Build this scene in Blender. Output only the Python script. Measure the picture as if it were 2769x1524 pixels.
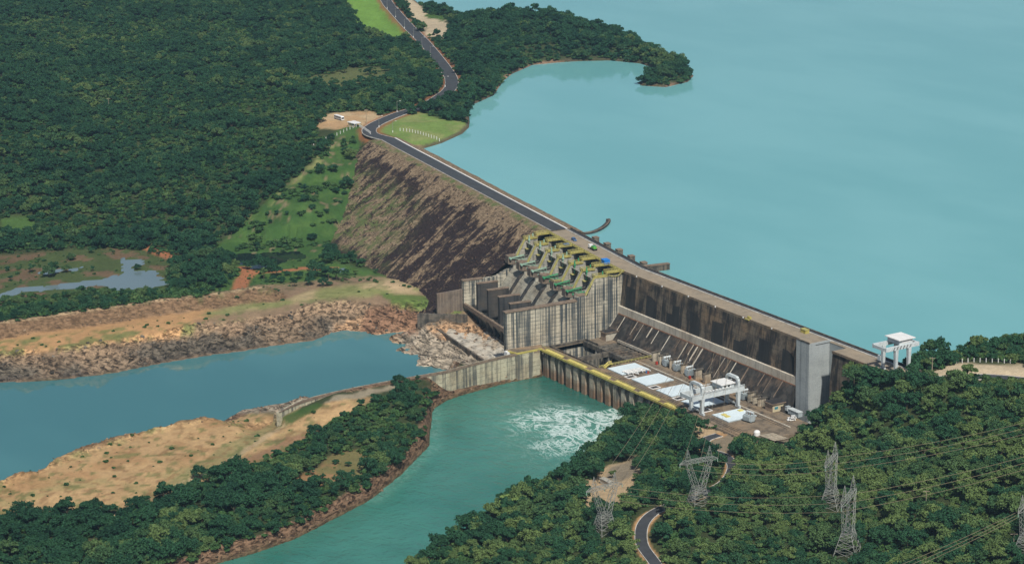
import bpy, bmesh, math, random
import numpy as np
from mathutils import Vector, Matrix, geometry

for _o in list(bpy.data.objects): bpy.data.objects.remove(_o)
scene = bpy.context.scene
COL = scene.collection
RNG = random.Random(7)
NR = np.random.RandomState(11)

# ------------------------------------------------------------------ camera
# survey frame: X along the intake dam, Y upstream, Z up, crest = 0.  Photo pixels (2769 x 1524) are used as survey sightings.
CF, CP, CYAW, CPIT, CROL = 7017.48, np.array([1226.277, -834.21, 405.809]), 1.0182, 0.2708, -0.0157
def _axes():
    F = np.array([-math.sin(CYAW)*math.cos(CPIT), math.cos(CYAW)*math.cos(CPIT), -math.sin(CPIT)])
    R = np.array([math.cos(CYAW), math.sin(CYAW), 0.0]); U = np.cross(R, F)
    return F, R*math.cos(CROL)+U*math.sin(CROL), -R*math.sin(CROL)+U*math.cos(CROL)
AF, AR, AU = _axes()
cam_d = bpy.data.cameras.new('camera'); cam = bpy.data.objects.new('camera', cam_d); COL.objects.link(cam)
cam_d.sensor_fit = 'HORIZONTAL'; cam_d.sensor_width = 36.0; cam_d.lens = 36.0*CF/2769.0
cam_d.clip_start = 5.0; cam_d.clip_end = 20000.0
cam.matrix_world = Matrix(((AR[0], AU[0], -AF[0], CP[0]), (AR[1], AU[1], -AF[1], CP[1]), (AR[2], AU[2], -AF[2], CP[2]), (0, 0, 0, 1)))
scene.camera = cam

# ------------------------------------------------------------------ world, sun, exposure
SUN_TO = Vector((0.60, -0.20, 0.78)).normalized()
world = bpy.data.worlds.new('World'); scene.world = world; world.use_nodes = True
_nt = world.node_tree; _nt.nodes.clear()
_sky = _nt.nodes.new('ShaderNodeTexSky'); _sky.sky_type = 'NISHITA'; _sky.sun_disc = False
_sky.sun_elevation = math.asin(SUN_TO.z); _sky.sun_rotation = math.atan2(SUN_TO.x, SUN_TO.y)
_sky.altitude = 500; _sky.air_density = 1.0; _sky.dust_density = 2.5; _sky.ozone_density = 1.0
_bg = _nt.nodes.new('ShaderNodeBackground'); _bg.inputs['Strength'].default_value = 0.072
_wo = _nt.nodes.new('ShaderNodeOutputWorld')
_nt.links.new(_sky.outputs[0], _bg.inputs[0]); _nt.links.new(_bg.outputs[0], _wo.inputs[0])
sun_d = bpy.data.lights.new('sun', 'SUN'); sun_d.energy = 4.3; sun_d.angle = math.radians(2.0); sun_d.color = (1.0, 0.95, 0.86)
sun = bpy.data.objects.new('sun', sun_d); COL.objects.link(sun)
sun.rotation_euler = SUN_TO.to_track_quat('Z', 'Y').to_euler(); sun.location = (0, 0, 900)
vs = scene.view_settings; vs.view_transform = 'Standard'; vs.look = 'None'; vs.gamma = 1.0; vs.use_curve_mapping = False
vs.exposure = 0.12
scene.render.engine = 'CYCLES'
scene.cycles.use_denoising = True
scene.cycles.max_bounces = 6; scene.cycles.diffuse_bounces = 3; scene.cycles.glossy_bounces = 3; scene.cycles.volume_bounces = 1
scene.cycles.use_adaptive_sampling = True; scene.cycles.adaptive_threshold = 0.02

# ------------------------------------------------------------------ survey helpers
def project(P):
    d = np.asarray(P, float) - CP; w = d @ AF
    return 1384.5 + CF*(d @ AR)/w, 762.0 - CF*(d @ AU)/w
def G(sx, sy, z):
    d = AF + AR*(sx-1384.5)/CF - AU*(sy-762.0)/CF
    return CP + d*((z-CP[2])/d[2])
BEND = 0.143
EV = np.array([-math.cos(BEND), math.sin(BEND), 0.0]); NV = np.array([-math.sin(BEND), -math.cos(BEND), 0.0])
def SP(s, n, z): return EV*s + NV*n + np.array([0, 0, z])       # spillway frame: s along the axis, n downstream
def ID(x, y, z): return np.array([x, y, z], float)
ZR, ZT, ZD, ZPOND = -5.0, -54.0, -37.7, -44.0
EMB_SLOPE = 1.69
def emb_hit(sx, sy):                                             # where a sighting meets the downstream face of the embankment
    d = AF + AR*(sx-1384.5)/CF - AU*(sy-762.0)/CF
    # n = P.NV ; z = -(n-1.5)/slope
    a = d[2] + (d @ NV)/EMB_SLOPE; b = -(CP @ NV - 1.5)/EMB_SLOPE - CP[2]
    return CP + d*(b/a)

# ------------------------------------------------------------------ numpy noise
def vnoise(x, y, seed=0):
    xi = np.floor(x).astype(np.int64); yi = np.floor(y).astype(np.int64); fx = x-xi; fy = y-yi
    fx = fx*fx*(3-2*fx); fy = fy*fy*(3-2*fy)
    def h(a, b):
        v = (a*374761393 + b*668265263 + seed*974711) & 0xffffffff
        v = ((v ^ (v >> 13))*1274126177) & 0xffffffff
        return ((v ^ (v >> 16)) & 0xffff)/65535.0
    return (h(xi, yi)*(1-fx)+h(xi+1, yi)*fx)*(1-fy)+(h(xi, yi+1)*(1-fx)+h(xi+1, yi+1)*fx)*fy
def fbm(x, y, seed=0, o=4):
    r = 0; a = 0.5; t = 0
    for i in range(o):
        r = r + a*vnoise(x*2**i+i*17.3, y*2**i-i*9.1, seed+i); t += a; a *= 0.5
    return r/t
def sstep(a, b, x):
    t = np.clip((x-a)/(b-a), 0, 1); return t*t*(3-2*t)
def seg_dist(X, Y, pts, closed=False):
    best = np.full(X.shape, 1e9)
    n = len(pts)
    for i in range(n if closed else n-1):
        ax, ay = pts[i][0], pts[i][1]; bx, by = pts[(i+1) % n][0], pts[(i+1) % n][1]
        dx, dy = bx-ax, by-ay; L = dx*dx+dy*dy+1e-9
        t = np.clip(((X-ax)*dx+(Y-ay)*dy)/L, 0, 1)
        best = np.minimum(best, (X-ax-t*dx)**2+(Y-ay-t*dy)**2)
    return np.sqrt(best)
def inside(X, Y, pts):
    r = np.zeros(X.shape, bool); n = len(pts)
    for i in range(n):
        ax, ay = pts[i][0], pts[i][1]; bx, by = pts[(i+1) % n][0], pts[(i+1) % n][1]
        if ay == by: continue
        c = ((ay > Y) != (by > Y)) & (X < (bx-ax)*(Y-ay)/(by-ay)+ax)
        r ^= c
    return r
def sdist(X, Y, pts):                                            # > 0 inside
    d = seg_dist(X, Y, pts, True); return np.where(inside(X, Y, pts), d, -d)

# ------------------------------------------------------------------ materials
MATS = {}
class NT:
    def __init__(s, name):
        s.m = bpy.data.materials.new(name); s.m.use_nodes = True; s.t = s.m.node_tree; s.t.nodes.clear(); MATS[name] = s.m
        s.out = s.n('ShaderNodeOutputMaterial'); s.p = s.n('ShaderNodeBsdfPrincipled'); s.l(s.p.outputs[0], s.out.inputs[0])
        s.geo = s.n('ShaderNodeNewGeometry'); s.pos = s.geo.outputs['Position']
    def n(s, t, **k):
        x = s.t.nodes.new(t)
        for a, v in k.items(): setattr(x, a, v)
        return x
    def l(s, a, b): s.t.links.new(a, b)
    def put(s, sock, v):
        if hasattr(v, 'is_linked') or isinstance(v, bpy.types.NodeSocket): s.l(v, sock)
        elif isinstance(v, (tuple, list)) and len(v) == 3 and sock.type == 'RGBA': sock.default_value = (*v, 1)
        else: sock.default_value = v
    def math(s, op, a, b=0.0, c=None):
        x = s.n('ShaderNodeMath', operation=op); s.put(x.inputs[0], a); s.put(x.inputs[1], b)
        if c is not None: s.put(x.inputs[2], c)
        return x.outputs[0]
    def scaled(s, sc, v=None):
        x = s.n('ShaderNodeVectorMath', operation='MULTIPLY'); s.put(x.inputs[0], v or s.pos); x.inputs[1].default_value = sc; return x.outputs[0]
    def noise(s, scale, detail=4.0, rough=0.55, vec=None, dist=0.0):
        x = s.n('ShaderNodeTexNoise'); s.put(x.inputs['Vector'], vec or s.pos); x.inputs['Scale'].default_value = scale
        x.inputs['Detail'].default_value = detail; x.inputs['Roughness'].default_value = rough; x.inputs['Distortion'].default_value = dist; return x.outputs[0]
    def ramp(s, v, a, b):
        x = s.n('ShaderNodeMapRange', interpolation_type='SMOOTHSTEP'); s.put(x.inputs['Value'], v)
        x.inputs['From Min'].default_value = a; x.inputs['From Max'].default_value = b; return x.outputs[0]
    def mix(s, f, a, b, bt='MIX'):
        x = s.n('ShaderNodeMix', data_type='RGBA', blend_type=bt); s.put(x.inputs[0], f); s.put(x.inputs[6], a); s.put(x.inputs[7], b); return x.outputs[2]
    def mul(s, c, v):                                            # colour * value
        x = s.n('ShaderNodeVectorMath', operation='SCALE'); s.put(x.inputs[0], c); s.put(x.inputs['Scale'], v); return x.outputs[0]
    def sepz(s):
        x = s.n('ShaderNodeSeparateXYZ'); s.l(s.pos, x.inputs[0]); return x.outputs
    def bump(s, h, strength, dist):
        b = s.n('ShaderNodeBump'); b.inputs['Strength'].default_value = strength; b.inputs['Distance'].default_value = dist
        s.l(h, b.inputs['Height']); s.l(b.outputs[0], s.p.inputs['Normal'])
    def done(s, col, rough=0.85, spec=0.3, metal=0.0):
        s.put(s.p.inputs['Base Color'], col); s.put(s.p.inputs['Roughness'], rough)
        s.p.inputs['Specular IOR Level'].default_value = spec; s.p.inputs['Metallic'].default_value = metal
        return s.m

def plain(name, c, rough=0.6, var=0.25, scale=0.6, spec=0.3, metal=0.0, c2=None):
    t = NT(name); f = t.noise(scale, 5.0, 0.65)
    c2 = c2 or tuple(x*(1-var) for x in c)
    col = t.mix(t.ramp(f, 0.35, 0.68), c, c2)
    f2 = t.noise(scale*7, 3.0)
    return t.done(t.mul(col, t.math('MULTIPLY_ADD', f2, 0.3, 0.85)), rough, spec, metal)

def concrete(name, light, dark, brown, streak=0.6, lines=2.4, line_dark=0.45, brown_amt=0.5, sx=0.45, s0=0.46, s1=0.62, patch=0.4, tide=None):
    t = NT(name)
    big = t.noise(0.06, 5.0, 0.6)
    col = t.mix(t.math('MULTIPLY', t.ramp(big, 0.42, 0.66), brown_amt), light, brown)
    pt = t.noise(0.16, 6.0, 0.7)
    col = t.mix(t.math('MULTIPLY', t.ramp(pt, 0.45, 0.62), patch), col, dark)
    st = t.math('MULTIPLY_ADD', t.noise(0.10, 2.0, 0.5), 0.16, t.math('ADD', t.noise(1.0, 5.0, 0.7, t.scaled((sx, sx, 0.005))), -0.08))
    broken = t.noise(0.12, 3.0)
    f = t.math('MULTIPLY', t.ramp(st, s0, s1), t.math('MULTIPLY', t.ramp(broken, 0.18, 0.46), streak))
    col = t.mix(f, col, dark)
    wt = t.noise(1.0, 3.0, 0.6, t.scaled((0.9, 0.9, 0.05)))
    col = t.mix(t.math('MULTIPLY', t.ramp(wt, 0.66, 0.74), 0.35), col, tuple(min(0.7, x*1.5) for x in light))
    if lines:
        z = t.sepz()[2]
        fr = t.math('FRACT', t.math('DIVIDE', t.math('ADD', z, t.math('MULTIPLY', t.noise(0.05), 0.3)), lines))
        ln = t.math('LESS_THAN', fr, 0.16)
        lnv = t.math('MULTIPLY', ln, t.math('MULTIPLY', t.ramp(t.noise(0.3, 3.0), 0.3, 0.6), line_dark))
        col = t.mix(lnv, col, dark)
    if tide:                                                     # rusty band left by the changing water level
        zz = t.math('ADD', t.sepz()[2], t.math('MULTIPLY', t.noise(0.25, 3.0), 5.0))
        col = t.mix(t.math('MULTIPLY', t.ramp(zz, tide+2.5, tide-1.5), 0.7), col, (0.17, 0.085, 0.045))
    fine = t.noise(1.4, 4.0, 0.7)
    col = t.mul(col, t.math('MULTIPLY_ADD', fine, 0.6, 0.7))
    t.bump(t.noise(0.8, 4.0, 0.6), 0.35, 0.25)
    return t.done(col, 0.9, 0.2)

M_WALL = concrete('pale_streaked_concrete', (0.50, 0.46, 0.36), (0.040, 0.052, 0.060), (0.36, 0.28, 0.18), 0.95, 2.3, 0.75, 0.4, 0.62, 0.43, 0.56, 0.2)
M_PIER = concrete('grey_pier_concrete', (0.37, 0.36, 0.31), (0.05, 0.055, 0.055), (0.24, 0.19, 0.13), 0.6, 2.0, 0.5, 0.4, 0.5, 0.48, 0.62, 0.3)
M_CHUTE = concrete('chute_concrete', (0.36, 0.34, 0.27), (0.06, 0.06, 0.055), (0.25, 0.18, 0.11), 0.45, 2.0, 0.45, 0.5, 0.4, 0.48, 0.64, 0.35)
M_DARKC = concrete('dark_wet_concrete', (0.15, 0.135, 0.11), (0.018, 0.02, 0.022), (0.16, 0.105, 0.065), 0.7, 2.2, 0.3, 0.6, 0.4, 0.44, 0.62, 0.55)
M_INTAKE = concrete('stained_intake_concrete', (0.145, 0.12, 0.09), (0.016, 0.017, 0.018), (0.21, 0.138, 0.08), 0.88, 2.6, 0.35, 0.6, 0.30, 0.42, 0.60, 0.6)
M_ALGAE = concrete('black_algae_concrete', (0.030, 0.031, 0.031), (0.012, 0.013, 0.014), (0.055, 0.045, 0.033), 0.5, 0.0, 0.0, 0.4, 0.3, 0.45, 0.6, 0.3)
M_SLOPE = concrete('penstock_slope_concrete', (0.06, 0.056, 0.05), (0.014, 0.014, 0.015), (0.17, 0.11, 0.07), 0.75, 0.0, 0.0, 0.45, 0.30, 0.43, 0.58, 0.5)
M_BAND = concrete('light_band_concrete', (0.50, 0.46, 0.38), (0.16, 0.14, 0.12), (0.40, 0.29, 0.19), 0.5, 0.0, 0.0, 0.4, 0.4, 0.5, 0.66, 0.25)
M_TOWERC = concrete('blue_grey_concrete', (0.34, 0.37, 0.37), (0.10, 0.12, 0.13), (0.27, 0.29, 0.28), 0.45, 1.6, 0.12, 0.3, 0.5, 0.5, 0.66, 0.15)
M_DECK = concrete('brown_deck_concrete', (0.19, 0.152, 0.11), (0.045, 0.04, 0.035), (0.29, 0.195, 0.11), 0.0, 0.0, 0.0, 0.7, 0.4, 0.5, 0.6, 0.55)
M_CREST = concrete('crest_deck_concrete', (0.27, 0.225, 0.165), (0.13, 0.11, 0.085), (0.33, 0.26, 0.18), 0.0, 0.0, 0.0, 0.5, 0.4, 0.5, 0.6, 0.35)
M_BLACKC = concrete('black_streaked_concrete', (0.06, 0.06, 0.06), (0.014, 0.017, 0.02), (0.10, 0.075, 0.05), 0.7, 2.2, 0.3, 0.4, 0.4, 0.44, 0.62, 0.4)  # near-black streaked concrete for dividers, bucket walls and boom
M_BROWNC = concrete('brown_head_concrete', (0.20, 0.165, 0.13), (0.06, 0.05, 0.045), (0.22, 0.15, 0.10), 0.6, 0.0, 0.0, 0.5, 0.6, 0.46, 0.6, 0.4)
M_COPING = plain('rusty_coping', (0.22, 0.165, 0.12), 0.9, 0.4, 0.4)
M_FRONT = concrete('powerhouse_front_concrete', (0.44, 0.39, 0.30), (0.035, 0.038, 0.04), (0.32, 0.20, 0.11), 0.75, 3.0, 0.25, 0.5, 0.3, 0.46, 0.6, 0.3, -46.0)
M_CURVE = concrete('tailrace_wall_concrete', (0.46, 0.43, 0.31), (0.05, 0.055, 0.055), (0.28, 0.20, 0.12), 0.8, 2.6, 0.4, 0.5, 0.4, 0.45, 0.60, 0.35)
M_APRON = concrete('apron_concrete', (0.52, 0.48, 0.40), (0.09, 0.085, 0.08), (0.27, 0.20, 0.13), 0.0, 0.0, 0.0, 0.6, 0.4, 0.5, 0.6, 0.7)
M_ASPH = plain('asphalt', (0.052, 0.056, 0.062), 0.85, 0.25, 0.15)
M_WHITE = plain('white_paint', (0.74, 0.74, 0.72), 0.5, 0.12, 0.3)
M_CURB = plain('whitewashed_kerb', (0.55, 0.53, 0.48), 0.8, 0.4, 0.3)
M_YELLOW = plain('yellow_paint', (0.47, 0.405, 0.11), 0.6, 0.3, 0.4)
M_YPANEL = plain('bright_yellow_plate', (0.62, 0.53, 0.16), 0.6, 0.2, 0.3)
M_YRAIL = plain('faded_yellow_rail', (0.40, 0.365, 0.13), 0.7, 0.3, 0.4)
M_GREEN = plain('green_paint', (0.06, 0.30, 0.14), 0.5, 0.2, 0.4)
M_PALEG = plain('faded_green_paint', (0.30, 0.46, 0.36), 0.6, 0.25, 0.5)
M_STEEL = plain('grey_crane_paint', (0.55, 0.60, 0.61), 0.45, 0.2, 0.3)
M_GALV = plain('galvanised_steel', (0.27, 0.28, 0.255), 0.5, 0.2, 0.5)
M_COVER = plain('pale_blue_cover', (0.62, 0.72, 0.76), 0.55, 0.08, 0.1)
M_TRAFO = plain('transformer_grey', (0.38, 0.44, 0.46), 0.5, 0.2, 0.5)
M_DARK = plain('dark_steel', (0.035, 0.035, 0.037), 0.7, 0.3, 0.6)
M_BLUE = plain('blue_tarpaulin', (0.02, 0.20, 0.62), 0.5, 0.15, 0.5)
M_BLUECAR = plain('blue_car_paint', (0.05, 0.13, 0.30), 0.25, 0.1, 0.3, 0.5)
M_GLASS = plain('dark_glass', (0.02, 0.025, 0.03), 0.15, 0.1, 0.3, 0.5)
M_CREAM = plain('cream_render', (0.52, 0.46, 0.30), 0.85, 0.15, 0.4)
M_BROWNW = plain('brown_render', (0.30, 0.22, 0.16), 0.85, 0.2, 0.4)
M_ROOFT = plain('weathered_roof_sheet', (0.42, 0.36, 0.27), 0.85, 0.45, 0.5)
M_RED = plain('red_paint', (0.42, 0.05, 0.03), 0.5, 0.2, 0.4)
M_WOODP = plain('weathered_pole', (0.30, 0.25, 0.18), 0.9, 0.3, 0.5)
M_WIRE = plain('aged_conductor', (0.24, 0.20, 0.125), 0.6, 0.2, 0.2)
M_BARK = plain('bark', (0.11, 0.085, 0.06), 0.9, 0.4, 0.8)
M_GRATE = plain('dark_grating', (0.05, 0.045, 0.04), 0.8, 0.4, 0.6)
M_TYRE = plain('tyre_rubber', (0.02, 0.02, 0.02), 0.9, 0.2, 1.0)

def leafmat(name, c0, c1, c2):
    t = NT(name); oi = t.n('ShaderNodeObjectInfo')
    r = oi.outputs['Random']
    big = t.noise(0.016, 5.0, 0.65, oi.outputs['Location'])
    k = t.math('ADD', t.math('MULTIPLY', r, 0.62), t.math('MULTIPLY', t.ramp(big, 0.33, 0.70), 0.42))
    lx = t.n('ShaderNodeSeparateXYZ'); t.l(oi.outputs['Location'], lx.inputs[0])
    k = t.math('ADD', k, t.math('MULTIPLY', t.ramp(lx.outputs[0], 60.0, 330.0), 0.26))
    col = t.mix(t.ramp(k, 0.0, 0.55), c0, c1); col = t.mix(t.ramp(k, 0.6, 1.02), col, c2)
    cl = t.noise(0.55, 3.0, 0.6)
    col = t.mul(col, t.math('MULTIPLY_ADD', cl, 1.5, 0.25))
    t.p.inputs['Subsurface Weight'].default_value = 0.0
    return t.done(col, 0.75, 0.12)
M_LEAF = leafmat('foliage', (0.010, 0.040, 0.022), (0.023, 0.074, 0.034), (0.104, 0.156, 0.050))
M_LEAFB = leafmat('shrub_foliage', (0.024, 0.066, 0.024), (0.042, 0.094, 0.030), (0.085, 0.135, 0.045))
M_LEAFP = leafmat('pale_wispy_foliage', (0.12, 0.19, 0.05), (0.14, 0.21, 0.06), (0.17, 0.24, 0.07))

def groundmat():
    t = NT('ground_soil'); a = t.n('ShaderNodeVertexColor', layer_name='soil'); b = t.n('ShaderNodeAttribute', attribute_name='rock')
    f = t.noise(0.35, 6.0, 0.75); f2 = t.noise(1.6, 4.0, 0.7); f3 = t.noise(0.06, 4.0, 0.6)
    col = t.mul(a.outputs[0], t.math('MULTIPLY_ADD', f, 0.95, 0.53))
    col = t.mul(col, t.math('MULTIPLY_ADD', f2, 0.8, 0.6))
    col = t.mul(col, t.math('MULTIPLY_ADD', f3, 0.6, 0.7))
    layers = t.noise(1.0, 5.0, 0.7, t.scaled((0.10, 0.30, 0.9)), 0.6)
    rk = t.mul(col, t.math('MULTIPLY_ADD', t.ramp(layers, 0.36, 0.64), 1.7, 0.18))
    col = t.mix(b.outputs['Fac'], col, rk)
    t.bump(t.math('ADD', f, t.math('MULTIPLY', layers, b.outputs['Fac'])), 0.5, 1.1)
    return t.done(col, 0.95, 0.1)
M_GROUND = groundmat()

def embmat():
    t = NT('rockfill'); sp = t.n('ShaderNodeVectorRotate'); sp.rotation_type = 'Z_AXIS'; sp.inputs['Angle'].default_value = -BEND
    t.l(t.pos, sp.inputs['Vector'])
    a = t.n('ShaderNodeVertexColor', layer_name='soil')
    x = t.scaled((0.10, 0.019, 0.019), sp.outputs[0])
    f = t.noise(1.0, 6.0, 0.72, x, 0.5); f1 = t.noise(0.11, 6.0, 0.72); fine = t.noise(0.9, 5.0, 0.8)
    sepa = t.n('ShaderNodeSeparateColor'); t.l(a.outputs[0], sepa.inputs[0])
    k = t.math('ADD', t.math('ADD', t.math('MULTIPLY', f, 0.60), t.math('MULTIPLY', f1, 0.40)), t.math('MULTIPLY_ADD', sepa.outputs[0], 0.5, -0.25))
    k = t.ramp(k, 0.47, 0.525)
    dark = t.mix(t.ramp(fine, 0.4, 0.75), (0.017, 0.0115, 0.0125), (0.074, 0.051, 0.047))
    tan = t.mix(t.ramp(t.noise(0.5, 4.0, 0.7), 0.35, 0.7), (0.13, 0.092, 0.058), (0.34, 0.255, 0.165))
    col = t.mix(k, dark, tan)
    col = t.mix(t.math('MULTIPLY', sepa.outputs[2], t.ramp(t.noise(0.12, 5.0, 0.7), 0.42, 0.62)), col, (0.10, 0.135, 0.045))
    t.bump(fine, 0.9, 0.9)
    return t.done(col, 0.95, 0.1)
M_EMB = embmat()
def rockmat(name, c1, c2):
    t = NT(name); oi = t.n('ShaderNodeObjectInfo'); col = t.mix(oi.outputs['Random'], c1, c2)
    return t.done(t.mul(col, t.math('MULTIPLY_ADD', t.noise(1.2, 4.0, 0.7), 0.8, 0.6)), 0.92, 0.15)
M_ROCK = rockmat('riprap_rock', (0.075, 0.050, 0.033), (0.26, 0.185, 0.12))
M_ROCKG = rockmat('grey_rock', (0.032, 0.028, 0.024), (0.185, 0.16, 0.125))
M_ROCKD = rockmat('dark_rock', (0.02, 0.014, 0.014), (0.11, 0.08, 0.06))

def watermat(name, c1, c2, scale, rough, bump, bd, foam=False):
    t = NT(name); f = t.noise(0.004, 4.0, 0.5, t.scaled((1.0, 2.0, 1)))
    col = t.mix(t.ramp(f, 0.35, 0.65), c1, c2)
    h = t.noise(scale, 4.0, 0.6)
    rg = t.math('MULTIPLY_ADD', t.ramp(t.noise(0.006, 5.0, 0.6, t.scaled((1.0, 3.0, 1.0)), 0.8), 0.35, 0.7), 0.06, rough*0.6)
    if foam:
        a = t.n('ShaderNodeAttribute', attribute_name='foam'); w = a.outputs['Fac']
        n0 = t.noise(0.018, 3.0, 0.6); am = t.n('ShaderNodeAttribute', attribute_name='milk')
        col = t.mix(t.math('MULTIPLY_ADD', t.ramp(n0, 0.35, 0.66), 0.35, t.math('MULTIPLY', am.outputs['Fac'], 0.65)), col, (0.034, 0.165, 0.128))
        m1 = t.n('ShaderNodeMapping'); t.l(t.pos, m1.inputs[0]); m1.inputs['Rotation'].default_value = (0, 0, -1.018); m1.inputs['Scale'].default_value = (0.040, 0.085, 0.1)
        n1 = t.noise(1.0, 6.0, 0.62, m1.outputs[0], 1.6)
        ridge = t.math('SUBTRACT', 1.0, t.math('MULTIPLY', t.math('ABSOLUTE', t.math('SUBTRACT', n1, 0.5)), 14.0))
        n2 = t.noise(1.0, 5.0, 0.65, t.scaled((0.055, 0.055, 0.1)), 2.2)
        ridge2 = t.math('SUBTRACT', 1.0, t.math('MULTIPLY', t.math('ABSOLUTE', t.math('SUBTRACT', n2, 0.5)), 18.0))
        rr = t.math('MAXIMUM', ridge, ridge2)
        v = t.ramp(t.math('ADD', rr, t.math('MULTIPLY_ADD', w, 1.35, -1.3)), 0.15, 1.25)
        col = t.mix(t.math('MULTIPLY', w, 0.38), col, (0.16, 0.40, 0.32))
        col = t.mix(t.math('MULTIPLY', v, 0.85), col, (0.72, 0.80, 0.78))
        rg = t.math('MULTIPLY_ADD', v, 0.5, rough+0.03)
        h = t.math('ADD', h, t.math('MULTIPLY', t.math('ADD', n1, n2), 0.8))
    t.bump(h, bump, bd)
    t.p.inputs['IOR'].default_value = 1.33
    return t.done(col, rg, 0.5)
M_POND2 = watermat('pond_water_painted_reflection', (0.008, 0.016, 0.014), (0.010, 0.02, 0.016), 0.3, 0.05, 0.04, 0.2)  # dark reflection of the trees is put into this pond's base colour
M_LAKE = watermat('reservoir_water', (0.138, 0.362, 0.372), (0.168, 0.402, 0.412), 0.12, 0.07, 0.10, 0.25)
M_CHAN = watermat('channel_water', (0.045, 0.152, 0.165), (0.064, 0.190, 0.200), 0.12, 0.06, 0.10, 0.25)
M_TAIL = watermat('tailrace_water', (0.005, 0.055, 0.044), (0.008, 0.07, 0.055), 0.16, 0.12, 0.75, 1.0, True)
M_POND = watermat('pond_water', (0.11, 0.16, 0.175), (0.13, 0.18, 0.195), 0.3, 0.05, 0.04, 0.2)

# ------------------------------------------------------------------ mesh helpers
class MB:
    def __init__(s): s.v = []; s.f = []
    def add(s, vs, fs):
        o = len(s.v); s.v.extend([tuple(map(float, p)) for p in vs]); s.f.extend([tuple(i+o for i in f) for f in fs]); return s
    def box(s, a0, a1, b0, b1, c0, c1, fr=ID):
        P = [fr(a, b, c) for c in (c0, c1) for b in (b0, b1) for a in (a0, a1)]
        return s.add(P, [(0, 1, 3, 2), (4, 6, 7, 5), (0, 4, 5, 1), (2, 3, 7, 6), (0, 2, 6, 4), (1, 5, 7, 3)])
    def prism(s, prof, a0, a1, fr=ID):                           # profile in (b, c), extruded along a
        n = len(prof); P = [fr(a0, b, c) for b, c in prof]+[fr(a1, b, c) for b, c in prof]
        return s.add(P, [tuple(range(n-1, -1, -1)), tuple(range(n, 2*n))]+[(i, (i+1) % n, n+(i+1) % n, n+i) for i in range(n)])
    def plan(s, poly, z0, z1):                                   # plan polygon (world xy) from z0 to z1
        n = len(poly); P = [(p[0], p[1], z0) for p in poly]+[(p[0], p[1], z1) for p in poly]
        return s.add(P, [tuple(range(n-1, -1, -1)), tuple(range(n, 2*n))]+[(i, (i+1) % n, n+(i+1) % n, n+i) for i in range(n)])
    def tube(s, p, q, r, r2=None, k=6, caps=True):
        p = Vector(p); q = Vector(q); d = (q-p)
        if d.length < 1e-6: return s
        d.normalize(); u = d.orthogonal().normalized(); w = d.cross(u); r2 = r if r2 is None else r2
        P = [p+(u*math.cos(2*math.pi*i/k)+w*math.sin(2*math.pi*i/k))*r for i in range(k)]+[q+(u*math.cos(2*math.pi*i/k)+w*math.sin(2*math.pi*i/k))*r2 for i in range(k)]
        F = [(i, (i+1) % k, k+(i+1) % k, k+i) for i in range(k)]
        if caps: F += [tuple(range(k-1, -1, -1)), tuple(range(k, 2*k))]
        return s.add(P, F)
    def bar(s, p, q, w, h):                                      # rectangular bar between two points
        p = Vector(p); q = Vector(q); d = (q-p).normalized(); u = d.cross(Vector((0, 0, 1)))
        if u.length < 1e-3: u = Vector((1, 0, 0))
        u.normalize(); t = u.cross(d)
        P = [c+u*a*w/2+t*b*h/2 for c in (p, q) for a, b in ((-1, -1), (1, -1), (1, 1), (-1, 1))]
        return s.add(P, [(3, 2, 1, 0), (4, 5, 6, 7)]+[(i, (i+1) % 4, 4+(i+1) % 4, 4+i) for i in range(4)])
    def strip(s, L, R):                                          # ribbon between two polylines
        n = len(L); return s.add(list(L)+list(R), [(i, n+i, n+i+1, i+1) for i in range(n-1)])
    def mesh(s, name, m=None, smooth=False, recalc=True):
        me = bpy.data.meshes.new(name); me.from_pydata(s.v, [], s.f); me.update()
        if recalc:
            bm = bmesh.new(); bm.from_mesh(me); bmesh.ops.recalc_face_normals(bm, faces=bm.faces); bm.to_mesh(me); bm.free()
        if m: me.materials.append(m)
        if smooth: me.polygons.foreach_set('use_smooth', [True]*len(me.polygons))
        return me
    def obj(s, name, m, parent=None, **k):
        o = bpy.data.objects.new(name, s.mesh(name, m, **k)); COL.objects.link(o)
        if parent is not None:
            o.parent = parent; o.matrix_parent_inverse = parent.matrix_basis.inverted()
        return o
def tag(o, label=None, cat=None, group=None, kind=None):
    if label: o['label'] = label
    if cat: o['category'] = cat
    if group: o['group'] = group
    if kind: o['kind'] = kind
    return o
def thing(name, loc, label, cat, group=None):
    o = bpy.data.objects.new(name, None); COL.objects.link(o); o.location = Vector(loc); o.empty_display_size = 1
    bpy.context.view_layer.update() if False else None
    return tag(o, label, cat, group)
def local(o): return lambda a, b, c: np.array([o.location.x+a, o.location.y+b, o.location.z+c])
def rotframe(loc, ang):
    c, s = math.cos(ang), math.sin(ang)
    return lambda a, b, z: np.array([loc[0]+a*c-b*s, loc[1]+a*s+b*c, loc[2]+z])


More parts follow.
